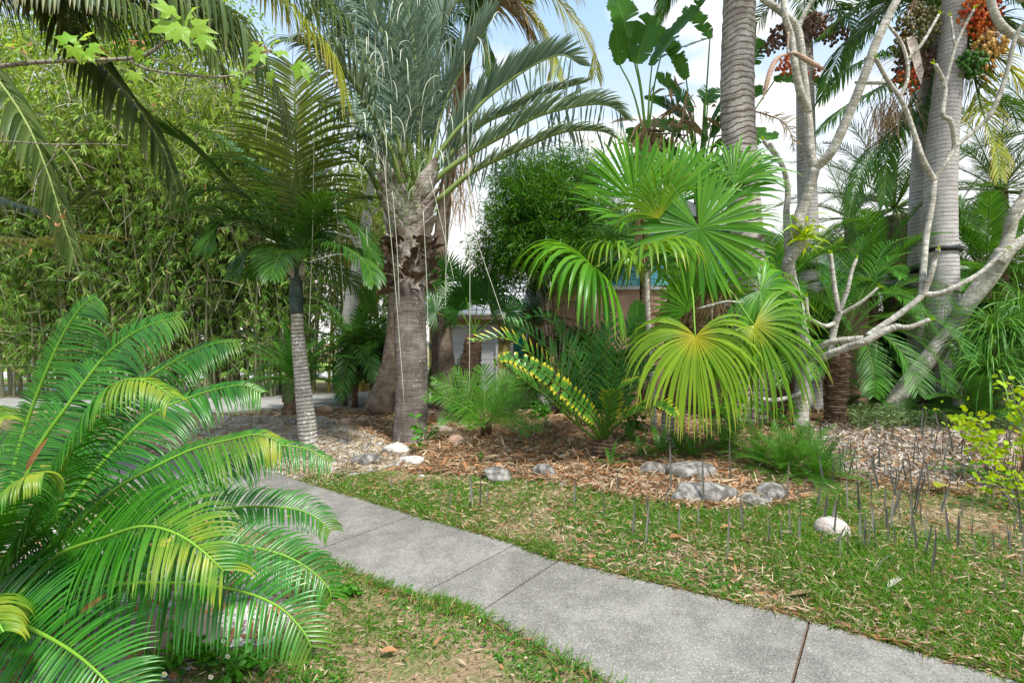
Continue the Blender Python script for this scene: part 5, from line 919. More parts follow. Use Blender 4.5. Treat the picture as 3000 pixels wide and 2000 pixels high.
# ================================================================ FOREGROUND PLANTS
cy = T('large_cycad', 'huge glossy green cycad spreading long fronds over the lower left', 'cycad', (P(-60, 1760, 2.75)[0], 2.75, 0)); cyb = P(-60, 1740, 2.75)
mb = MB(); tube(mb, [BASE[cy], cyb + [0, 0, .04]], [.2, .17], 16, wob=.3); mb.build('trunk', M['trunk_fib'], cy)
CF = [ # points (px, py, Y), leaflet length, lift, droop, angle, up
 ([(30, 1450, 2.9), (45, 1350, 2.95), (89, 1208, 3.0), (147, 1060, 3.0), (192, 967, 3.0), (241, 895, 3.0), (285, 868, 3.0)], .40, .05, .75, (78, 45), (.25, -1, .5), 'cyc'),
 ([(60, 1440, 2.8), (112, 1310, 2.85), (192, 1195, 2.9), (250, 1114, 2.95), (312, 1038, 3.0), (384, 980, 3.0), (446, 949, 3.0), (527, 927, 3.0)], .38, .05, .9, (75, 40), (.1, -1, .7), 'cyc'),
 ([(120, 1480, 3.0), (250, 1290, 3.1), (340, 1180, 3.2), (429, 1110, 3.25), (536, 1043, 3.3), (625, 1007, 3.3), (700, 1000, 3.3)], .34, -.1, 1.5, (75, 40), (0, -.8, .8), 'cyc'),
 ([(80, 1560, 2.6), (160, 1420, 2.5), (232, 1260, 2.4), (300, 1150, 2.35), (380, 1110, 2.3), (450, 1125, 2.3), (510, 1165, 2.25)], .28, -.2, 2.6, (75, 40), (0, -.3, 1), 'cycy'),
 ([(120, 1560, 2.7), (260, 1400, 2.8), (350, 1300, 2.9), (446, 1212, 3.0), (558, 1163, 3.1), (647, 1137, 3.1), (714, 1128, 3.1), (765, 1150, 3.1)], .34, -.05, 1.3, (75, 40), (0, -.8, .8), 'cyc'),
 ([(134, 1612, 2.6), (268, 1492, 2.65), (348, 1425, 2.7), (437, 1376, 2.75), (558, 1318, 2.8), (670, 1288, 2.8), (760, 1272, 2.8), (832, 1300, 2.8)], .37, -.15, 1.3, (78, 40), (0, -.7, .9), 'cycy'),
 ([(200, 1620, 2.9), (400, 1480, 3.1), (600, 1385, 3.3), (700, 1335, 3.4), (790, 1306, 3.4), (893, 1313, 3.4), (971, 1352, 3.4)], .30, -.05, 1.2, (78, 45), (0, -.7, .9), 'cyc'),
 ([(180, 1680, 2.7), (330, 1620, 2.75), (450, 1565, 2.85), (558, 1523, 2.9), (650, 1493, 2.95), (737, 1483, 3.0), (870, 1492, 3.0), (937, 1523, 3.0), (968, 1558, 3.0)], .25, .3, 1.3, (72, 45), (0, -.5, 1), 'cyc'),
 ([(90, 1690, 2.5), (180, 1620, 2.4), (312, 1572, 2.25), (402, 1543, 2.15), (469, 1546, 2.1), (536, 1572, 2.05), (603, 1621, 2.0), (655, 1672, 2.0)], .36, .05, 1.0, (85, 30), (.1, -.75, .8), 'cycy'),
 ([(200, 1730, 2.5), (350, 1660, 2.5), (500, 1612, 2.5), (670, 1595, 2.5), (804, 1617, 2.5), (893, 1657, 2.5), (962, 1720, 2.5), (970, 1762, 2.5)], .26, .05, 1.0, (80, 45), (.1, -.6, .9), 'cyc'),
 ([(89, 1769, 2.4), (200, 1735, 2.35), (312, 1715, 2.3), (446, 1706, 2.25), (580, 1711, 2.2), (714, 1733, 2.15), (826, 1782, 2.1), (902, 1867, 2.05), (912, 1897, 2.05)], .30, .05, .8, (85, 40), (.2, -.8, .7), 'cyc'),
 ([(-60, 1775, 2.3), (0, 1800, 2.1), (112, 1850, 2.0), (201, 1900, 1.95), (268, 1952, 1.9), (326, 2010, 1.88), (390, 2090, 1.85)], .31, .15, .6, (82, 45), (.5, -1, .8), 'cyc'),
 ([(-40, 1600, 2.5), (-10, 1500, 2.3), (40, 1430, 2.1), (90, 1388, 2.0), (130, 1385, 1.95)], .27, -.2, 2.8, (70, 15), (0, -.2, 1), 'cycy'),
 ([(-120, 1560, 2.5), (-160, 1380, 2.4), (-130, 1250, 2.3), (-70, 1210, 2.25), (10, 1230, 2.2)], .26, -.1, 2.0, (70, 35), (0, -.4, 1), 'cycy'),
 ([(-100, 1800, 2.3), (-90, 1780, 2.0), (-60, 1770, 1.85), (-20, 1800, 1.75), (10, 1850, 1.7)], .24, 0, 2.2, (70, 30), (0, -.2, 1), 'cycy'),
 ([(-80, 1640, 2.9), (-100, 1450, 3.0), (-80, 1380, 3.2), (-20, 1320, 3.2), (40, 1290, 3.2)], .22, .1, 1.0, (75, 45), (.1, -.8, .7), 'cyc')]
for ic, (q, LL, lift, dr, a, up, mt) in enumerate(CF):
    frond(cy, [cyb] + px(*q), 96, LL * 1.05, .0145, mt, 'rach', up=up, a=(a[0] + 14, a[1] + 14), droop=dr * 1.25, miss=.02, ls=(1, .22) if ic == 0 else (1, .4) if ic in (1, 2, 4, 5, 6) else (1, 1), lift=lift, seg=7, fold=.45, start=.16, r=(.017, .0035), dexp=.9, jit=.035, lpr=lambda u: np.interp(u, [0, .15, .5, .82, 1], [.55, .9, 1, .72, .36]))
mb = MB(); ribbons(mb, [P(75, 1380, 2.5), P(230, 1800, 2.15)], [nrm([.35, 0, .6]), nrm([.4, 0, .35])], [0, -1, 0], [.2, .16], .03, 5, 'lance', .3, .4); mb.build('dry_leaf', M['lito'], cy)

# overhanging palm out of frame at the upper left
oc = np.array([-9.4, 6.0, 6.6])
oh = T('overhanging_palm', 'tall palm whose long drooping fronds hang into the upper left of the view', 'palm tree', (-9.2, 6.0, 0))
trunk(oh, [(-9.2, 6.0, 0), (-9.4, 6.0, 3.5), oc], [.2, .16, .14], 'trunk_dark')
for q, LL, dr, mt in [
 (((-100, -260, 5.6), (60, -140, 5.2), (200, 30, 5.0), (300, 190, 4.9), (400, 310, 4.8), (480, 440, 4.8), (520, 560, 4.8)), .62, 2.4, 'coco'),
 (((-200, -250, 5.4), (0, -260, 5.0), (200, -190, 4.7), (420, -120, 4.5), (620, -20, 4.5), (760, 150, 4.5), (840, 330, 4.6)), .82, 2.6, 'coco'),
 (((-150, -300, 5.2), (60, -280, 4.6), (260, -200, 4.3), (430, -100, 4.2), (560, 30, 4.2), (640, 180, 4.2)), .72, 2.6, 'coco'),
 (((-300, -200, 5.6), (-100, -180, 5.0), (60, -120, 4.6), (200, -40, 4.4), (320, 60, 4.4)), .6, 2.6, 'coco'),
 (((-400, -100, 5.4), (-200, 40, 4.6), (-60, 170, 4.2), (60, 330, 4.0), (130, 480, 4.0), (180, 640, 4.0), (215, 740, 4.0)), .42, 2.2, 'coco'),
 (((-300, 0, 5.6), (-260, 300, 5.3), (-100, 520, 5.1), (60, 600, 5.0), (180, 620, 5.0), (270, 560, 5.0)), .35, .6, 'coco'),
 (((-350, 100, 5.8), (-280, 450, 5.6), (-120, 650, 5.4), (60, 700, 5.2), (200, 695, 5.2), (330, 690, 5.2)), .35, .5, 'cocoy'),
 (((-300, -160, 5.4), (-80, -110, 5.0), (120, -60, 4.8), (330, -30, 4.8), (560, -10, 4.9), (720, 60, 5.0)), .8, 3.0, 'coco'),
 (((-300, -220, 5.8), (-60, -200, 5.5), (200, -130, 5.3), (450, -60, 5.3), (640, 30, 5.4), (760, 170, 5.5)), .95, 3.0, 'coco'),
 (((-200, -120, 4.6), (0, -90, 4.3), (150, -60, 4.1), (300, -30, 4.0), (420, 30, 4.0)), .55, 3.0, 'coco'),
 (((200, -300, 7.4), (500, -260, 7.2), (760, -150, 7.0), (900, -60, 7.0), (1020, 60, 7.0)), 1.0, 3.0, 'coco'),
 (((0, -400, 6.8), (300, -400, 6.6), (600, -260, 6.3), (800, -40, 6.0), (900, 60, 6.0), (980, 160, 6.0), (1010, 280, 6.0)), .75, 2.8, 'cocoy'),
 (((0, -420, 6.4), (350, -380, 6.0), (650, -240, 5.6), (820, -90, 5.5), (950, 60, 5.5)), .8, 2.6, 'coco')]:
    frond(oh, [oc] + px(*q), 125, LL * 1.15, .04, mt, 'trir', a=(68, 35), droop=dr, lift=.05, seg=7, fold=.35, start=.2, r=(.03, .006), dexp=.0, jit=.06, lpr=lambda u: np.interp(u, [0, .15, .6, .85, 1], [.6, .9, 1, .85, .5]))

# lobed-leaf tree branch coming in from the left
mt_ = T('lobed_leaf_tree', 'branch of bright green maple like lobed leaves reaching in from the upper left', 'tree', (-4.2, 2.6, 0))
trunk(mt_, [(-4.2, 2.6, 0), (-4.15, 2.6, 1.6), (-4.0, 2.6, 2.9), (-3.9, 2.7, 4.0)], [.1, .08, .06, .04], 'twig', n=40)
def lobed(mb, c, D, N, s):
    A = nrm(D); N = nrm(np.asarray(N) - (np.asarray(N) @ A) * A); S = np.cross(A, N); k = 24
    th = np.linspace(-150, 150, 25); r = s * (np.interp(np.abs(th), [0, 24, 48, 78, 105, 135, 150], [1, .5, .86, .42, .62, .36, .2]) * (1 + .13 * np.sign(np.sin(np.arange(25) * np.pi / 1.0 + .5)) * (np.arange(25) % 2)))
    out = [c + A * s * .0]; V = [np.asarray(c)]
    for a, q in zip(th, r): V.append(c + (math.cos(R(a)) * A + math.sin(R(a)) * S) * q - N * q * q * .35 / s + N * (.05 * s * math.sin(a * .13)))
    for a, q in zip(th, r): V.append(c + (math.cos(R(a)) * A + math.sin(R(a)) * S) * q * .5 - N * q * q * .08 / s)
    V = np.array(V); Q = []
    for i in range(24): Q += [(0, 26 + i, 27 + i, 0), (26 + i, 1 + i, 2 + i, 27 + i)]
    return V, Q
def tri_q(Q): return Q
def leaves(parent, items):
    mb = MB()
    for (x, y, Y, dx, dz, s) in items:
        V, Q = lobed(mb, P(x, y, Y), (dx, rng.normal(-.2, .2), dz), (rng.normal(0, .4), -.9, .8 + rng.normal(0, .3)), s)
        Q = [q if len(set(q)) == 4 else (q[0], q[1], q[2], q[2]) for q in Q]
        mb.add(V, Q, (rng.random(), .3, 0))
    return mb
def build_tris(mb, name, mat, parent):                    # triangles stored as quads are split here
    V = np.vstack(mb.v) - BASE[parent]; Q = np.vstack(mb.q); A = np.vstack(mb.a); f = []
    for q in Q:
        u = list(dict.fromkeys(int(i) for i in q)); f.append(u)
    me = bpy.data.meshes.new(name); me.from_pydata(V.tolist(), [], f); at = me.attributes.new('a', 'FLOAT_COLOR', 'POINT'); C = np.ones((len(V), 4), np.float32); C[:, :3] = A; at.data.foreach_set('color', C.ravel()); me.materials.append(M[mat]); me.update()
    for p_ in me.polygons: p_.use_smooth = True
    o = bpy.data.objects.new(name, me); COL.objects.link(o); o.parent = parent; return o
def mbr(r, *q):
    mb = MB(); p = spl(px(*q), 30); tube(mb, p, r, 8, wob=.12); return mb.build('branch', M['twig'], mt_)
YM = 2.55
mbr([.03, .012, .008], (-850, 280, 2.65), (-300, 240, 2.6), (0, 195, YM), (120, 182, YM), (250, 178, YM), (400, 170, YM), (455, 145, YM), (508, 100, YM))
mbr([.007, .006, .003], (380, 178, YM), (440, 205, YM), (560, 222, YM), (660, 225, YM), (740, 208, YM), (775, 192, YM))
mbr([.012, .005, .003], (-850, 480, 2.7), (-300, 430, 2.65), (0, 415, 2.6), (90, 420, 2.6), (170, 424, 2.6), (280, 422, 2.6), (372, 426, 2.6))
mbr([.004, .002], (245, 178, YM), (290, 185, YM), (318, 182, YM), (322, 172, YM)); mbr([.004, .002], (440, 170, YM), (500, 190, YM), (580, 225, YM), (640, 255, YM), (670, 255, YM))
mbr([.003, .002], (170, 424, 2.6), (150, 470, 2.6), (110, 520, 2.6), (95, 600, 2.55)); mbr([.003, .002], (-10, 130, YM), (60, 150, YM), (100, 185, YM), (190, 232, YM)); mbr([.002, .0015], (580, 225, YM), (560, 300, YM), (545, 340, YM))
lv = leaves(mt_, [(165, 150, 2.5, -.6, -.5, .075), (200, 120, 2.5, -.2, .4, .08), (235, 115, 2.5, .6, .3, .085), (262, 140, 2.45, .9, -.3, .085), (250, 160, 2.5, .7, -.5, .07), (215, 140, 2.45, .2, -.7, .07), (60, 140, 2.5, -.6, .1, .05), (20, 135, 2.5, .6, .2, .045),
 (510, 85, 2.5, -.9, .6, .13), (500, 40, 2.5, -.3, .6, .1), (545, 55, 2.5, .6, .5, .1), (570, 80, 2.45, .8, -.1, .1), (590, 110, 2.45, .8, -.5, .085), (530, 90, 2.45, .2, -.3, .09), (610, 130, 2.5, .7, -.6, .06), (400, 150, 2.5, -.2, -.6, .06), (395, 215, 2.5, 0, -.9, .06), (430, 180, 2.5, .9, -.2, .04),
 (765, 135, 2.5, -.5, -.2, .07), (760, 160, 2.4, -.2, -.7, .07), (790, 130, 2.5, .6, .2, .07), (820, 150, 2.45, .8, -.4, .07), (790, 215, 2.5, 0, -.9, .06), (700, 215, 2.5, -.5, .3, .055), (720, 230, 2.45, .5, -.6, .06), (690, 250, 2.5, -.1, -.8, .06), (690, 280, 2.5, 0, -.9, .06), (880, 195, 2.5, .5, -.7, .09), (870, 185, 2.5, .2, -.5, .05), (725, 195, 2.45, .8, .1, .05)])
build_tris(lv, 'lobed_leaves', 'maple', mt_)
mb = MB(); k = 60; cs = np.array([P(*q) for q in [(50, 130, YM), (310, 155, YM), (400, 125, YM), (440, 300, YM), (770, 140, 2.4), (180, 650, 2.6)]])[rng.integers(0, 6, k)]
ribbons(mb, cs + rng.normal(0, .02, (k, 3)), rdir(k), rdir(k), .03, .012, 2, 'lance', .5); mb.build('withered_flowers', M['lito'], mt_)

# ================================================================ UNDERSTORY NEAR THE BED EDGE
def fernclump(label, x, y, kd, n, s, e=(80, 5), nm='fern', cat='fern'):
    b = G(x, y); o = T(nm, label, cat, b); t = MB(); tube(t, [b, b + [0, 0, .04]], [.03, .02], 6); t.build('root_crown', M['trunk_fib'], o); crown(o, b + [0, 0, .03], kd, n, e=e, s=s)
for i, (x, y, n, s) in enumerate([(2130, 1330, 34, 1.0), (2300, 1400, 46, 1.0), (2400, 1410, 40, .95), (2220, 1370, 34, .95), (2360, 1350, 30, 1.0)]):
    fernclump(['dark coontie bush below the drooping yellow fan leaf', 'densest dark feathery coontie bush in the middle of its row above the grey rocks', 'bright edged coontie bush at the right end of its row', 'coontie bush second from the left below the fan palm', 'coontie bush at the back of its row beside the frangipani foot'][i], x, y, 'coon', n, (s * .8, s * 1.15), nm='coontie', cat='cycad')
for i, (x, y, n, s) in enumerate([(1880, 1345, 12, .9), (1935, 1335, 12, 1.0), (1990, 1330, 12, 1.0), (1850, 1300, 10, .8), (2030, 1345, 10, .9), (1790, 1370, 8, .7), (2080, 1300, 12, 1.0), (1600, 1250, 8, .6)]):
    fernclump(['sword fern left of the fan palm foot', 'sword fern against the left of the fan palm foot', 'sword fern in front of the fan palm foot', 'small sword fern behind the dark cycad', 'sword fern right of the fan palm foot beside a rock', 'small sword fern at the dark cycad foot', 'sword fern under the yellow fan leaf', 'tiny fern between the young cycad and the dark cycad'][i], x, y, 'fernf', n, (s * .9, s * 1.2))
def weedclump(name, label, x, y, h, w, n, LL, W, mat, cat='weed', stems=5, z0=0.0, fl=None):
    b = G(x, y); o = T(name, label, cat, b); st = MB(); lf = MB()
    for i in range(stems):
        a = rng.uniform(0, 6.3); tip = b + [w * .5 * rng.uniform(.2, 1) * math.cos(a), w * .5 * rng.uniform(.2, 1) * math.sin(a), h * rng.uniform(.6, 1)]; p = spl([b + rng.normal(0, w * .08, 3) * [1, 1, 0], (b + tip) / 2 + rng.normal(0, w * .08, 3), tip], 12); tube(st, p, [.004, .002], 5)
        k = max(3, n // stems); P0 = p[rng.integers(3, 12, k)]; ribbons(lf, P0, nrm(rdir(k, -.3, .7)), rdir(k, .3, 1), LL * rng.uniform(.6, 1.2, k), W * rng.uniform(.7, 1.1, k), 4, 'oval', .6, .25)
    st.build('stems', M['rach'], o); lf.build('leaves', M[mat], o)
    for (fx, fy, fY) in (fl or []):
        c = P(fx, fy, fY); m = MB(); k = 5; a = np.arange(k) * 2 * np.pi / k; ribbons(m, np.repeat(c[None], k, 0), np.stack([np.cos(a), -.3 + 0 * a, np.sin(a)], 1), (0, -1, .3), .014, .013, 2, 'oval'); f_ = m.build('flower', M['white'], o); m = MB(); balls(m, [c], .005); m.build('flower_centre', M['yolk'], f_)
    return o
weedclump('flowering_weed', 'leafy weed with small white flowers right of the brown boulder', 610, 1960, .22, .5, 130, .06, .032, 'weed', fl=[(668, 1920, 2.35), (655, 1875, 2.4)])
weedclump('flowering_weed', 'leafy weed with white flowers at the bottom edge below the boulder', 500, 1995, .17, .5, 130, .055, .03, 'weed', fl=[(483, 1972, 2.2), (428, 1930, 2.2)])
weedclump('flowering_weed', 'low leafy weed between the boulder and the lowest frond tips', 740, 1990, .15, .5, 120, .05, .028, 'weed', fl=[(619, 1980, 2.25), (960, 1712, 3.0)])
weedclump('broadleaf_weed', 'broad leaved weed in front of the triangle palm trunk', 1228, 1330, .55, .35, 34, .14, .045, 'weed', stems=3)
weedclump('broadleaf_weed', 'small broad leaved weed by the right side of the triangle palm foot', 1255, 1290, .3, .4, 30, .14, .04, 'weed', stems=3)
weedclump('broadleaf_weed', 'weed sprouting from the mulch between the two whitish rocks and the young cycad', 1410, 1355, .15, .25, 22, .07, .03, 'weed', stems=3)
weedclump('broadleaf_weed', 'weed in the joint at the left edge of the sidewalk', 1212, 1750, .09, .08, 8, .04, .02, 'weed', stems=2)
weedclump('broadleaf_weed', 'low green weeds at the sidewalk edge beside the frond tip', 1010, 1745, .1, .3, 60, .05, .03, 'weed', stems=6)
weedclump('understory_shrub', 'leafy green shrub under the fan palm leaves behind the coontie', 2160, 1270, .8, 1.6, 260, .12, .05, 'weed', cat='shrub', stems=14)
weedclump('understory_shrub', 'small shrub between the frangipani foot and the pygmy date palm', 2290, 1262, .7, 1.2, 200, .1, .045, 'weed', cat='shrub', stems=10)
weedclump('understory_shrub', 'small shrub on the right of the dark cycad foot', 1850, 1285, .6, .9, 160, .14, .05, 'kingd', cat='shrub', stems=10)
weedclump('understory_shrub', 'heart leaved shrub left behind the young cycad', 1590, 1225, .4, .8, 120, .12, .06, 'weed', cat='shrub', stems=8)
def limeshrub(label, x, y, c, rad, n, LL, W, K=12, ns=6):
    b = G(x, y); o = T('lime_shrub', label, 'shrub', b); lf = MB()
    for i in range(ns):
        q = np.asarray(c) + rdir(1)[0] * np.asarray(rad) * rng.uniform(.5, 1); st = MB(); p = spl([b + rng.normal(0, .1, 3) * [1, 1, 0], (b + q) / 2 + [0, 0, .1], q], 14); tube(st, p, [.009, .003], 6); st.build('stem', M['twig'], o)
        k = n // ns; ks = rng.integers(6, 14, k); r6 = rdir(k, -.2, 1); ribbons(lf, p[ks] + rng.normal(0, .06, (k, 3)), r6, rdir(k, .2, 1), LL * rng.uniform(.6, 1.2, k), W * rng.uniform(.8, 1.2, k), 4, 'oval', .5, .2)
    lf.build('leaves', M['lime'], o)
limeshrub('bright lime green shrub at the right edge below the ponytail palm', 2960, 1390, P(2930, 1270, 6.0), (.55, .4, .3), 230, .085, .05)
limeshrub('lime green shrub sprig sticking left under the ponytail palm', 2850, 1330, P(2820, 1215, 7.0), (.35, .3, .12), 70, .09, .045, ns=4)
limeshrub('tall lime green shrub cut by the right edge', 3080, 1450, P(3010, 1130, 5.6), (.28, .3, .42), 150, .085, .05)
limeshrub('low lime green seedling shrub in front of the others at the right edge', 2990, 1500, P(2930, 1390, 5.0), (.4, .3, .12), 90, .07, .04)
weedclump('ground_weeds', 'pale green weeds around the lime shrubs at the right edge', 2900, 1430, .2, 1.6, 300, .06, .03, 'weed', cat='weed', stems=24)

# ================================================================ ROCKS, HUSKS, STRAYS
def rock(name, label, x, y, w, h, mat, cat='rock', seed=0, flat=1.0, elong=1.0, tilt=0.0):
    r_ = np.random.default_rng(seed + 11); c = G(x, y); W = w / F * c[1] * 1.15; Hh = h / F * c[1] * 1.1; nu, nv = 22, 14
    ph = np.linspace(.05, np.pi - .05, nv + 1); th = np.linspace(0, 2 * np.pi, nu, endpoint=False)
    S = np.stack([np.sin(ph)[:, None] * np.cos(th), np.sin(ph)[:, None] * np.sin(th), np.cos(ph)[:, None] + 0 * th], -1); D = np.zeros(S.shape[:2])
    for k in range(14):
        v = nrm(r_.normal(0, 1, 3)); D += (r_.uniform(.02, .1) if cat == 'rock' else .01) * np.tanh(4 * ((S @ v) - r_.uniform(-.3, .6)))
    if cat == 'rock':
        for k in range(6): v = nrm(r_.normal(0, 1, 3)); D = np.minimum(D, r_.uniform(.6, .82) / np.maximum(S @ v, .35) - 1)
        D += r_.normal(0, .022, D.shape)
    V = S * (1 + D[..., None]) * [W * .56, W * .56 * elong, Hh * .7 * flat]; a = R(tilt); V = np.stack([V[..., 0] * math.cos(a) + V[..., 2] * math.sin(a), V[..., 1], -V[..., 0] * math.sin(a) + V[..., 2] * math.cos(a)], -1)
    V = V + c + [0, W * .2, Hh * .18]; mb = MB(); i = np.arange(nv)[:, None] * nu; j = np.arange(nu)[None]; q = np.stack([i + j, i + nu + j, i + nu + (j + 1) % nu, i + (j + 1) % nu], -1)
    A = np.zeros((V.shape[0], V.shape[1], 3)); A[..., 0] = r_.random(); A[..., 1] = ph[:, None]; mb.add(V, q, A.reshape(-1, 3)); o = mb.build(name, M[mat], None, loc=c); return tag(o, label, cat)
for a in [('white rock on the mulch in front of the triangle palm', 1150, 1330, 80, 34, 'rockw'), ('flat grey rock left of the white rock', 1070, 1362, 78, 40, 'rockg'), ('flat whitish slab of rock right of the white rock', 1195, 1362, 76, 26, 'rockw'), ('rounded black and white rock at the lawn edge', 1460, 1408, 86, 42, 'rockg'), ('second black and white rock at the lawn edge', 1608, 1402, 82, 44, 'rockg'), ('pointed grey rock below the ferns', 1925, 1392, 82, 46, 'rockg'),
          ('wide dark flat rock with pale edge beside the scattered nuts', 2100, 1480, 190, 62, 'rockg'), ('grey rock wedged right of the wide dark rock', 2218, 1482, 90, 36, 'rockg'), ('upright white topped rock at the right end of the row', 2275, 1470, 100, 62, 'rockg'), ('pale lichened rock behind the wide dark rock', 2040, 1395, 140, 60, 'rockg'), ('big brown boulder under the cycad fronds', 470, 1918, 240, 110, 'rockb'), ('small white stone beside the wide dark rock', 2012, 1425, 32, 16, 'rockw'),
          ('small white stone left of the nuts', 1650, 1424, 26, 12, 'rockw'), ('small white stone at the lawn edge left', 1235, 1398, 22, 10, 'rockw'), ('small white stone right of the sunken nuts', 1885, 1428, 22, 14, 'rockw'), ('pale round rock behind the small ringed palm', 968, 1246, 30, 16, 'rockg'), ('flat pale rock left behind the small ringed palm', 848, 1246, 46, 16, 'rockg'), ('small pale rock right behind the small ringed palm', 945, 1258, 32, 16, 'rockg'), ('dark rock beside the triangle palm foot', 1290, 1268, 56, 20, 'rockb'), ('white stone in the shell bed by the left frond', 790, 1715, 40, 22, 'rockw')]:
    rock('rock', a[0], *a[1:6], seed=int(a[1]), elong=.8 if a[3] < 150 else .5)
rock('coconut', 'bleached round coconut husk lying in the grass', 2448, 1570, 80, 54, 'huskw', 'coconut', 1, elong=.9, tilt=12)
rock('coconut', 'brown coconut husk at the foot of the young cycad', 1335, 1302, 44, 28, 'husk', 'coconut', 2, elong=.8)
rock('coconut', 'brown coconut husk between the small ringed palm and the triangle palm', 1010, 1242, 36, 18, 'husk', 'coconut', 3, elong=.8)
rock('coconut', 'reddish husk behind the small ringed palm', 952, 1206, 40, 18, 'husk', 'coconut', 4, elong=.8)
rock('coconut', 'brown husk just left of the triangle palm foot', 1060, 1236, 30, 16, 'husk', 'coconut', 5, elong=.8)
def stray(name, label, x, y, Lg, Wd, mat, ang, z=.04, prof='lance', droop=.3, cat='dry leaf', fold=.4):
    mb = MB(); c = G(x, y) + [0, 0, z]; ribbons(mb, [c], nrm([math.cos(R(ang)), math.sin(R(ang)), .12]), [0, 0, 1], Lg, Wd, 8, prof, droop, fold); tag(mb.build(name, M[mat], None, loc=G(x, y)), label, cat)
for a in [('orange palm sheath lying in front of the dark cycad', 1790, 1378, .42, .12, 'lito', 15), ('brown bark strip lying at the foot of the coontie', 2010, 1345, .55, .1, 'lito', 5), ('orange frond strip resting on the wide dark rock', 2075, 1436, .34, .035, 'lito', -8, .2), ('long pale bamboo sheath in the grass near the sidewalk', 2310, 1762, .22, .05, 'lit', 12), ('twisted bleached strip of bark in the grass', 2600, 1740, .3, .05, 'shellg', 35), ('upright pale leaf standing in the grass at the right', 2805, 1720, .2, .04, 'lit', 80), ('yellow fallen leaf among the grey spikes', 2745, 1455, .2, .16, 'cocoy', 20, .1), ('orange dry leaf at the bottom edge of the lawn', 1115, 1930, .09, .05, 'lito', 5), ('tan leaf in front of the black and white rock', 1385, 1425, .2, .06, 'lit', -12), ('tan folded leaf on the mulch left of the black and white rock', 1410, 1360, .28, .09, 'lit', 35), ('orange leaf on the sidewalk near its far edge', 2760, 1954, .06, .012, 'lito', -8, .026), ('small twig lying on the sidewalk', 1805, 1702, .07, .008, 'bamd', -10, .028), ('brown lobed leaf in the lawn above the sidewalk', 1960, 1590, .13, .08, 'lito', 10), ('thin pale stalk lying on the near edge of the lawn', 2000, 1720, .5, .012, 'lit', 12), ('grey blade lying bent in the grass', 2560, 1690, .5, .02, 'spike', 40), ('long orange sheath on the sidewalk edge at the right', 2560, 1885, .28, .03, 'lito', -22, .03), ('brown curled leaf right of the coconut husk', 2500, 1570, .14, .09, 'lito', 60), ('reddish leaf behind the coconut husk', 2110, 1560, .16, .08, 'lito', 0)]:
    stray('fallen_leaf', *a[:7], **({'z': a[7]} if len(a) > 7 else {}))
gb = T('garden_light', 'small black garden light in the shade by the pygmy date palm', 'lamp', G(2515, 1200)); c = G(2515, 1200)
mb = MB(); tube(mb, [c, c + [0, 0, .14]], [.12, .13, .1], 16); mb.build('housing', M['tag'], gb); mb = MB(); tube(mb, [c + [0, 0, .17], c + [0, 0, .21]], [.13, .05], 16); mb.build('lid', M['metal'], gb)

# ---------------------------------------------------------------- dark leaf spikes standing in the lawn
SP = [(2140,1420,150),(2060,1480,150),(1320,1500,70),(1385,1490,110),(1408,1485,90),(1428,1475,60),(1148,1438,60),(1683,1485,85),(1772,1510,80),(1812,1440,60),(1855,1570,110),(1890,1600,150),(1900,1545,100),(1965,1450,160),(1950,1490,80),(1990,1570,90),(1982,1640,50),(1560,1545,60),(2130,1650,180),(2045,1545,80),(2250,1600,90),(2290,1590,70),(2315,1580,110),(2340,1590,95),(2410,1560,120),(2175,1560,110),(2305,1480,140),(2460,1650,100),(2460,1700,60),(2530,1620,120),(2545,1620,95),(2560,1570,110),(2600,1600,130),(2620,1600,60),(2660,1620,70),(2480,1500,120),(2440,1420,90),(2590,1490,80),(2670,1560,120),(2710,1580,100),(2730,1690,140),(2780,1590,110),(2740,1440,120),(2855,1630,60),(2805,1610,110),(2890,1480,90),(2960,1620,80),(2990,1700,100),(2475,1775,55),(2940,1740,60),(3000,1600,120),(2850,1500,90)]
spm = {}
def spike_mesh(k):
    mb = MB(); ribbons(mb, [(0, 0, 0)], (0, 0, 1), (0, -1, 0), 1.0, [.065, .08, .055, .07][k], 5, 'strap', 0, .6, rnd=[.1, .4, .7, .95][k], pull=np.array([[.12, 0, 0], [-.1, 0, 0], [.3, 0, 0], [0, 0, 0]][k])); return mb.mesh('leaf_spike', M['spike'])
spm = [spike_mesh(k) for k in range(4)]; r2 = np.random.default_rng(5)
pts_ = [(x, y, h) for x, y, h in SP]
while len(pts_) < 230:
    x, y = r2.uniform(2330, 3040), r2.uniform(1240, 1640)
    if r2.random() < (1.0 if y < 1480 else .35) and not (2380 > x and y < 1420): pts_.append((x, y, r2.uniform(55, 120) * (y / 1500)))
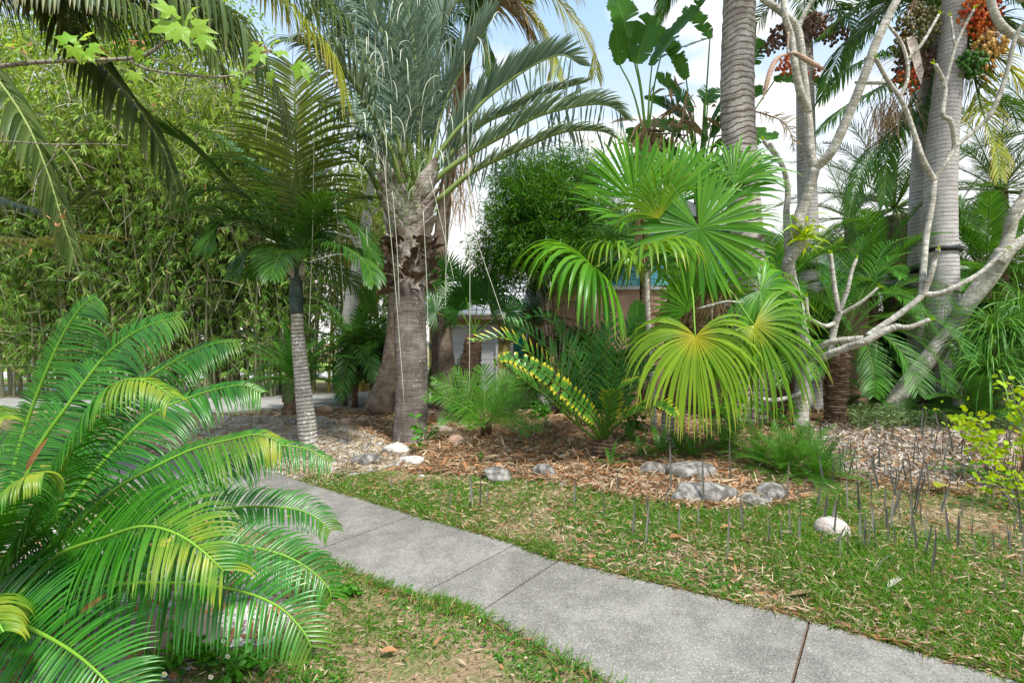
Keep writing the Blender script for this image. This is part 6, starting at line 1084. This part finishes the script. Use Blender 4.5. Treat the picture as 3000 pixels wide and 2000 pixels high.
for i, (x, y, h) in enumerate(pts_):
    c = G(x, y); hh = h / F * c[1]; o = bpy.data.objects.new('leaf_spike', spm[i % 4]); COL.objects.link(o)
    o.matrix_basis = Matrix.Translation(Vector(c)) @ Matrix.Rotation(r2.uniform(0, 6.3) if i > 50 else r2.uniform(-.5, .5), 4, 'Z') @ Matrix.Rotation(r2.normal(0, .16 if i > 50 else .05), 4, 'Y') @ Matrix.Scale(hh, 4)
    if hh > .4: o.matrix_basis = o.matrix_basis @ Matrix.Diagonal((.6, .6, 1, 1))
    tl = 'leaning' if abs(o.matrix_basis.col[2].normalized().z) < .985 else 'upright'
    pl_ = 'in the grey mulch under the ponytail palm' if y < 1400 else 'close around the bleached coconut husk' if x < 2540 and y > 1470 else 'near the right edge below the lime shrubs' if x > 2850 else 'in the middle of the thicket right of the coontie'
    if i < 30 and x < 2100: tag(o, 'dark upright leaf spike standing alone in the lawn left of the coconut husk', 'leaf spike', 'dark spikes left of the husk')
    else: tag(o, 'thin grey brown ' + tl + ' leaf spike ' + pl_, 'leaf spike', tl + ' grey spikes ' + pl_)

# ================================================================ SCATTER
def scatter(poly, n, y0=0.0, y1=1e9, bias=1.6, xl=.62):
    poly = np.asarray(poly); ymin, ymax = max(poly[:, 1].min(), y0, .9), min(poly[:, 1].max(), y1); out = np.zeros((0, 2))
    while len(out) < n:
        m = 60000; v = rng.random(m); y = (ymin ** (1 - bias) + v * (ymax ** (1 - bias) - ymin ** (1 - bias))) ** (1 / (1 - bias)); lo, hi = -1.35 * y - .5, 1.35 * y + .5
        x = lo + rng.random(m) * (hi - lo); k = inpoly(x, y, poly); out = np.vstack([out, np.stack([x[k], y[k]], 1)])
        if k.sum() == 0: break
    return out[:n]
def flat(n, up=.25): return nrm(np.stack([rng.normal(0, 1, n), rng.normal(0, 1, n), rng.normal(0, up, n)], 1))
def noise2(x, y, s, sd_):
    r_ = np.random.default_rng(sd_); v = np.zeros(len(x))
    for k in range(7): a = r_.uniform(0, 6.3); f = s * r_.uniform(.6, 2.2); v += np.sin(f * (x * math.cos(a) + y * math.sin(a)) + r_.uniform(0, 6.3))
    return v / 7
NEARL = [tuple(v) for v in gp((1180, 1378), (1400, 1398), (1620, 1416), (1850, 1462), (2100, 1500), (2330, 1480), (2500, 1420), (2800, 1440), (3300, 1400))] + [(9, 3), (5, .9)] + [tuple(pathpt(JR, t)) for t in np.linspace(0, 6.3, 30)] + [tuple(v) for v in gp((980, 1400))]
BOTL = [tuple(pathpt(JL, t)) for t in np.linspace(0.3, 5.6, 30)] + [tuple(v) for v in gp((760, 1600), (850, 1710), (880, 1800), (800, 1900), (640, 1930), (560, 1990), (480, 2200))] + [(-1, 1.0), (2, .9)]
def grass(poly, n, seed, h=(.03, .085), thr=-.35, name='grass', y0=0, y1=99, w=.0045):
    p = scatter(poly, n, y0, y1); nz = noise2(p[:, 0], p[:, 1], 2.2, seed) + .5 * noise2(p[:, 0], p[:, 1], 7, seed + 1); k = nz > thr + rng.normal(0, .25, len(p)); p = p[k]; nz = nz[k]; m = len(p)
    mb = MB(); P0 = np.c_[p, np.zeros(m)]; ribbons(mb, P0, nrm(rdir(m, .35, 1) * [1, 1, .8]), rdir(m, -.2, .2), rng.uniform(*h, m) * (1 + .5 * nz) * (1 + .12 * p[:, 1]), w * (1 + .15 * p[:, 1]), 3, 'strap', rng.uniform(.3, 1.8, m), 0, u=nz)
    tag(mb.build(name, M['grass'], None, loc=(0, 4, 0)), 'short patchy green grass among dry leaves', 'grass', kind='stuff')
grass(NEARL, 110000, 3, thr=-.16, h=(.03, .08)); grass(BOTL, 75000, 9, h=(.02, .055), thr=-.1)
def litter(name, label, poly, n, mat, L=(.03, .13), W=(.006, .02), z=.012, up=.25, y0=0, y1=99, bias=1.6, prof='lance', fold=.4, seg=3, zr=.02, wy=.1):
    p = scatter(poly, n, y0, y1, bias); m = len(p); mb = MB(); s = (1 + wy * p[:, 1])
    ribbons(mb, np.c_[p, z + rng.random(m) * zr], flat(m, up), rdir(m, .4, 1), rng.uniform(*L, m) * s, rng.uniform(*W, m) * s, seg, prof, rng.uniform(-.2, .7, m), fold); tag(mb.build(name, M[mat], None, loc=(0, 4, 0)), label, 'litter', kind='stuff')
def clover(name, poly, n, seed, thr):
    p = scatter(poly, n); k = noise2(p[:, 0], p[:, 1], 3.1, seed) > thr; p = p[k]; m = len(p); mb = MB(); p3 = np.repeat(np.c_[p, rng.uniform(.01, .035, m)], 3, 0); ribbons(mb, p3, rdir(3 * m, -.1, .4), rdir(3 * m, .6, 1), rng.uniform(.01, .022, 3 * m) * (1 + .1 * p3[:, 1]), .012, 2, 'oval', .3, 0)
    tag(mb.build(name, M['weed'], None, loc=(0, 4, 0)), 'small round leaved clover mixed in the grass', 'weeds', kind='stuff')
clover('clover', NEARL, 26000, 21, .0); clover('clover', BOTL, 16000, 23, .0)
litter('leaf_litter', 'dry tan leaves and sheaths scattered over the lawn', NEARL, 9500, 'lit', L=(.02, .075), W=(.004, .012), z=.02, zr=.03)
litter('leaf_litter', 'orange brown leaves scattered over the lawn', NEARL, 2600, 'lito', L=(.02, .06), W=(.008, .02), z=.02)
litter('straw', 'dry straw thatch between the grass of the lawn', NEARL, 34000, 'lit', L=(.02, .08), W=(.0018, .005), z=.004, zr=.015, seg=2, fold=0)
litter('leaf_litter', 'dry leaves on the small lawn left of the sidewalk', BOTL, 4200, 'lit', L=(.018, .055), W=(.004, .012), z=.015)
litter('leaf_litter', 'orange leaves on the small lawn left of the sidewalk', BOTL, 900, 'lito', L=(.018, .05), W=(.006, .016), z=.015)
litter('straw', 'dry straw thatch on the small lawn', BOTL, 26000, 'lit', L=(.015, .06), W=(.0012, .0035), z=.003, zr=.012, seg=2, fold=0)
litter('mulch_straw', 'brown bamboo leaf mulch covering the bed', MULCH, 26000, 'lit', L=(.04, .2), W=(.008, .028), z=.012, zr=.04, bias=1.9, wy=.03)
litter('mulch_straw', 'reddish brown strips in the mulch of the bed', MULCH, 14000, 'lito', L=(.04, .16), W=(.008, .03), z=.012, zr=.04, bias=1.9, wy=.03)
litter('mulch_straw', 'greyish shredded mulch under the right hand palms', GREYM, 7000, 'shellg', L=(.04, .16), W=(.008, .028), z=.02, zr=.05, bias=1.7, wy=.03)
litter('leaf_litter', 'dry strips lying on the left bed under the cycad', LEFTBED, 700, 'lito', L=(.05, .2), W=(.01, .03), z=.02)
litter('leaf_litter', 'tan strips lying on the shell bed', GRAVEL, 6000, 'lit', L=(.04, .16), W=(.008, .02), z=.02, wy=.03)
def shells(name, label, poly, n, r=(.008, .02), mat='shell', bias=1.7, z=.006):
    p = scatter(poly, n, bias=bias); m = len(p); mb = MB(); C = np.c_[p, np.full(m, z)]; balls(mb, C, rng.uniform(*r, m) * (1 + .05 * p[:, 1]), nu=5, nv=2, sq=.55); tag(mb.build(name, M[mat], None, loc=(0, 4, 0), smooth=False), label, 'gravel', kind='stuff')
shells('shell_gravel', 'white crushed shell gravel beside the driveway', GRAVEL, 11000); shells('shell_gravel', 'white shell gravel under the large cycad', LEFTBED, 5000, r=(.008, .03)); shells('shell_gravel', 'white shells scattered in the mulch', MULCH, 1500, bias=2.2)
shells('fallen_nuts', 'brown palm nuts scattered around the rocks', gp((1690, 1380), (1900, 1370), (2060, 1400), (2060, 1470), (1920, 1475), (1800, 1450)), 750, r=(.014, .02), mat='nut', z=.014)
# silvery ground cover at the right, edge of the bed
mb = MB(); q = scatter(gp((2480, 1222), (2750, 1218), (2980, 1235), (2950, 1275), (2700, 1262), (2500, 1268)), 4200, bias=1.5); m = len(q)
ribbons(mb, np.c_[q, rng.uniform(.02, .3, m)], nrm(rdir(m, -.2, .9)), rdir(m, .2, 1), rng.uniform(.07, .16, m), .032, 3, 'lance', .8, .2); tag(mb.build('ground_cover', M['silver'], None, loc=(7, 10, 0)), 'silvery leaved ground cover below the twin palms', 'ground cover', kind='stuff')
# litter that gathers along the sidewalk edges
def edge(J, t0, t1, n, off, nm, lb, mat, sgn):
    t = rng.uniform(t0, t1, n); c = np.array([pathpt(J, a) for a in t]); d = nrm(np.array([pathpt(J, a + .02) for a in t]) - c); nn = np.stack([d[:, 1], -d[:, 0]], 1) * sgn
    p = c + nn * np.abs(rng.normal(0, off, (n, 1))) * 1.0 - nn * .01; D = np.c_[d * rng.choice([-1, 1], (n, 1)) + rng.normal(0, .45, (n, 2)), rng.normal(.03, .12, n)]; mb = MB()
    if mat == 'grass': D = np.c_[-nn * 1.0 + rng.normal(0, .6, (n, 2)), rng.uniform(.2, 1.2, n)]
    ribbons(mb, np.c_[p, rng.uniform(.01, .035, n)], nrm(D), rdir(n, .4, 1), rng.uniform(.03, .1, n), rng.uniform(.005, .014, n) if mat != 'grass' else .0055, 3, 'strap' if mat == 'grass' else 'lance', .6, .3); tag(mb.build(nm, M[mat], None, loc=(0, 4, 0)), lb, 'litter' if mat != 'grass' else 'grass', kind='stuff')
edge(JR, 0, 6, 1500, .05, 'leaf_litter', 'orange strips gathered along the right edge of the sidewalk', 'lito', 1); edge(JR, 0, 6, 1300, .05, 'leaf_litter', 'tan strips gathered along the right edge of the sidewalk', 'lit', 1)
edge(JR, 0, 6, 3800, .07, 'grass', 'grass creeping over the right edge of the sidewalk', 'grass', 1); edge(JL, 1, 5.4, 2200, .07, 'grass', 'grass creeping over the left edge of the sidewalk', 'grass', -1); edge(JL, 1, 5.4, 400, .05, 'leaf_litter', 'dry strips along the left edge of the sidewalk', 'lito', -1)
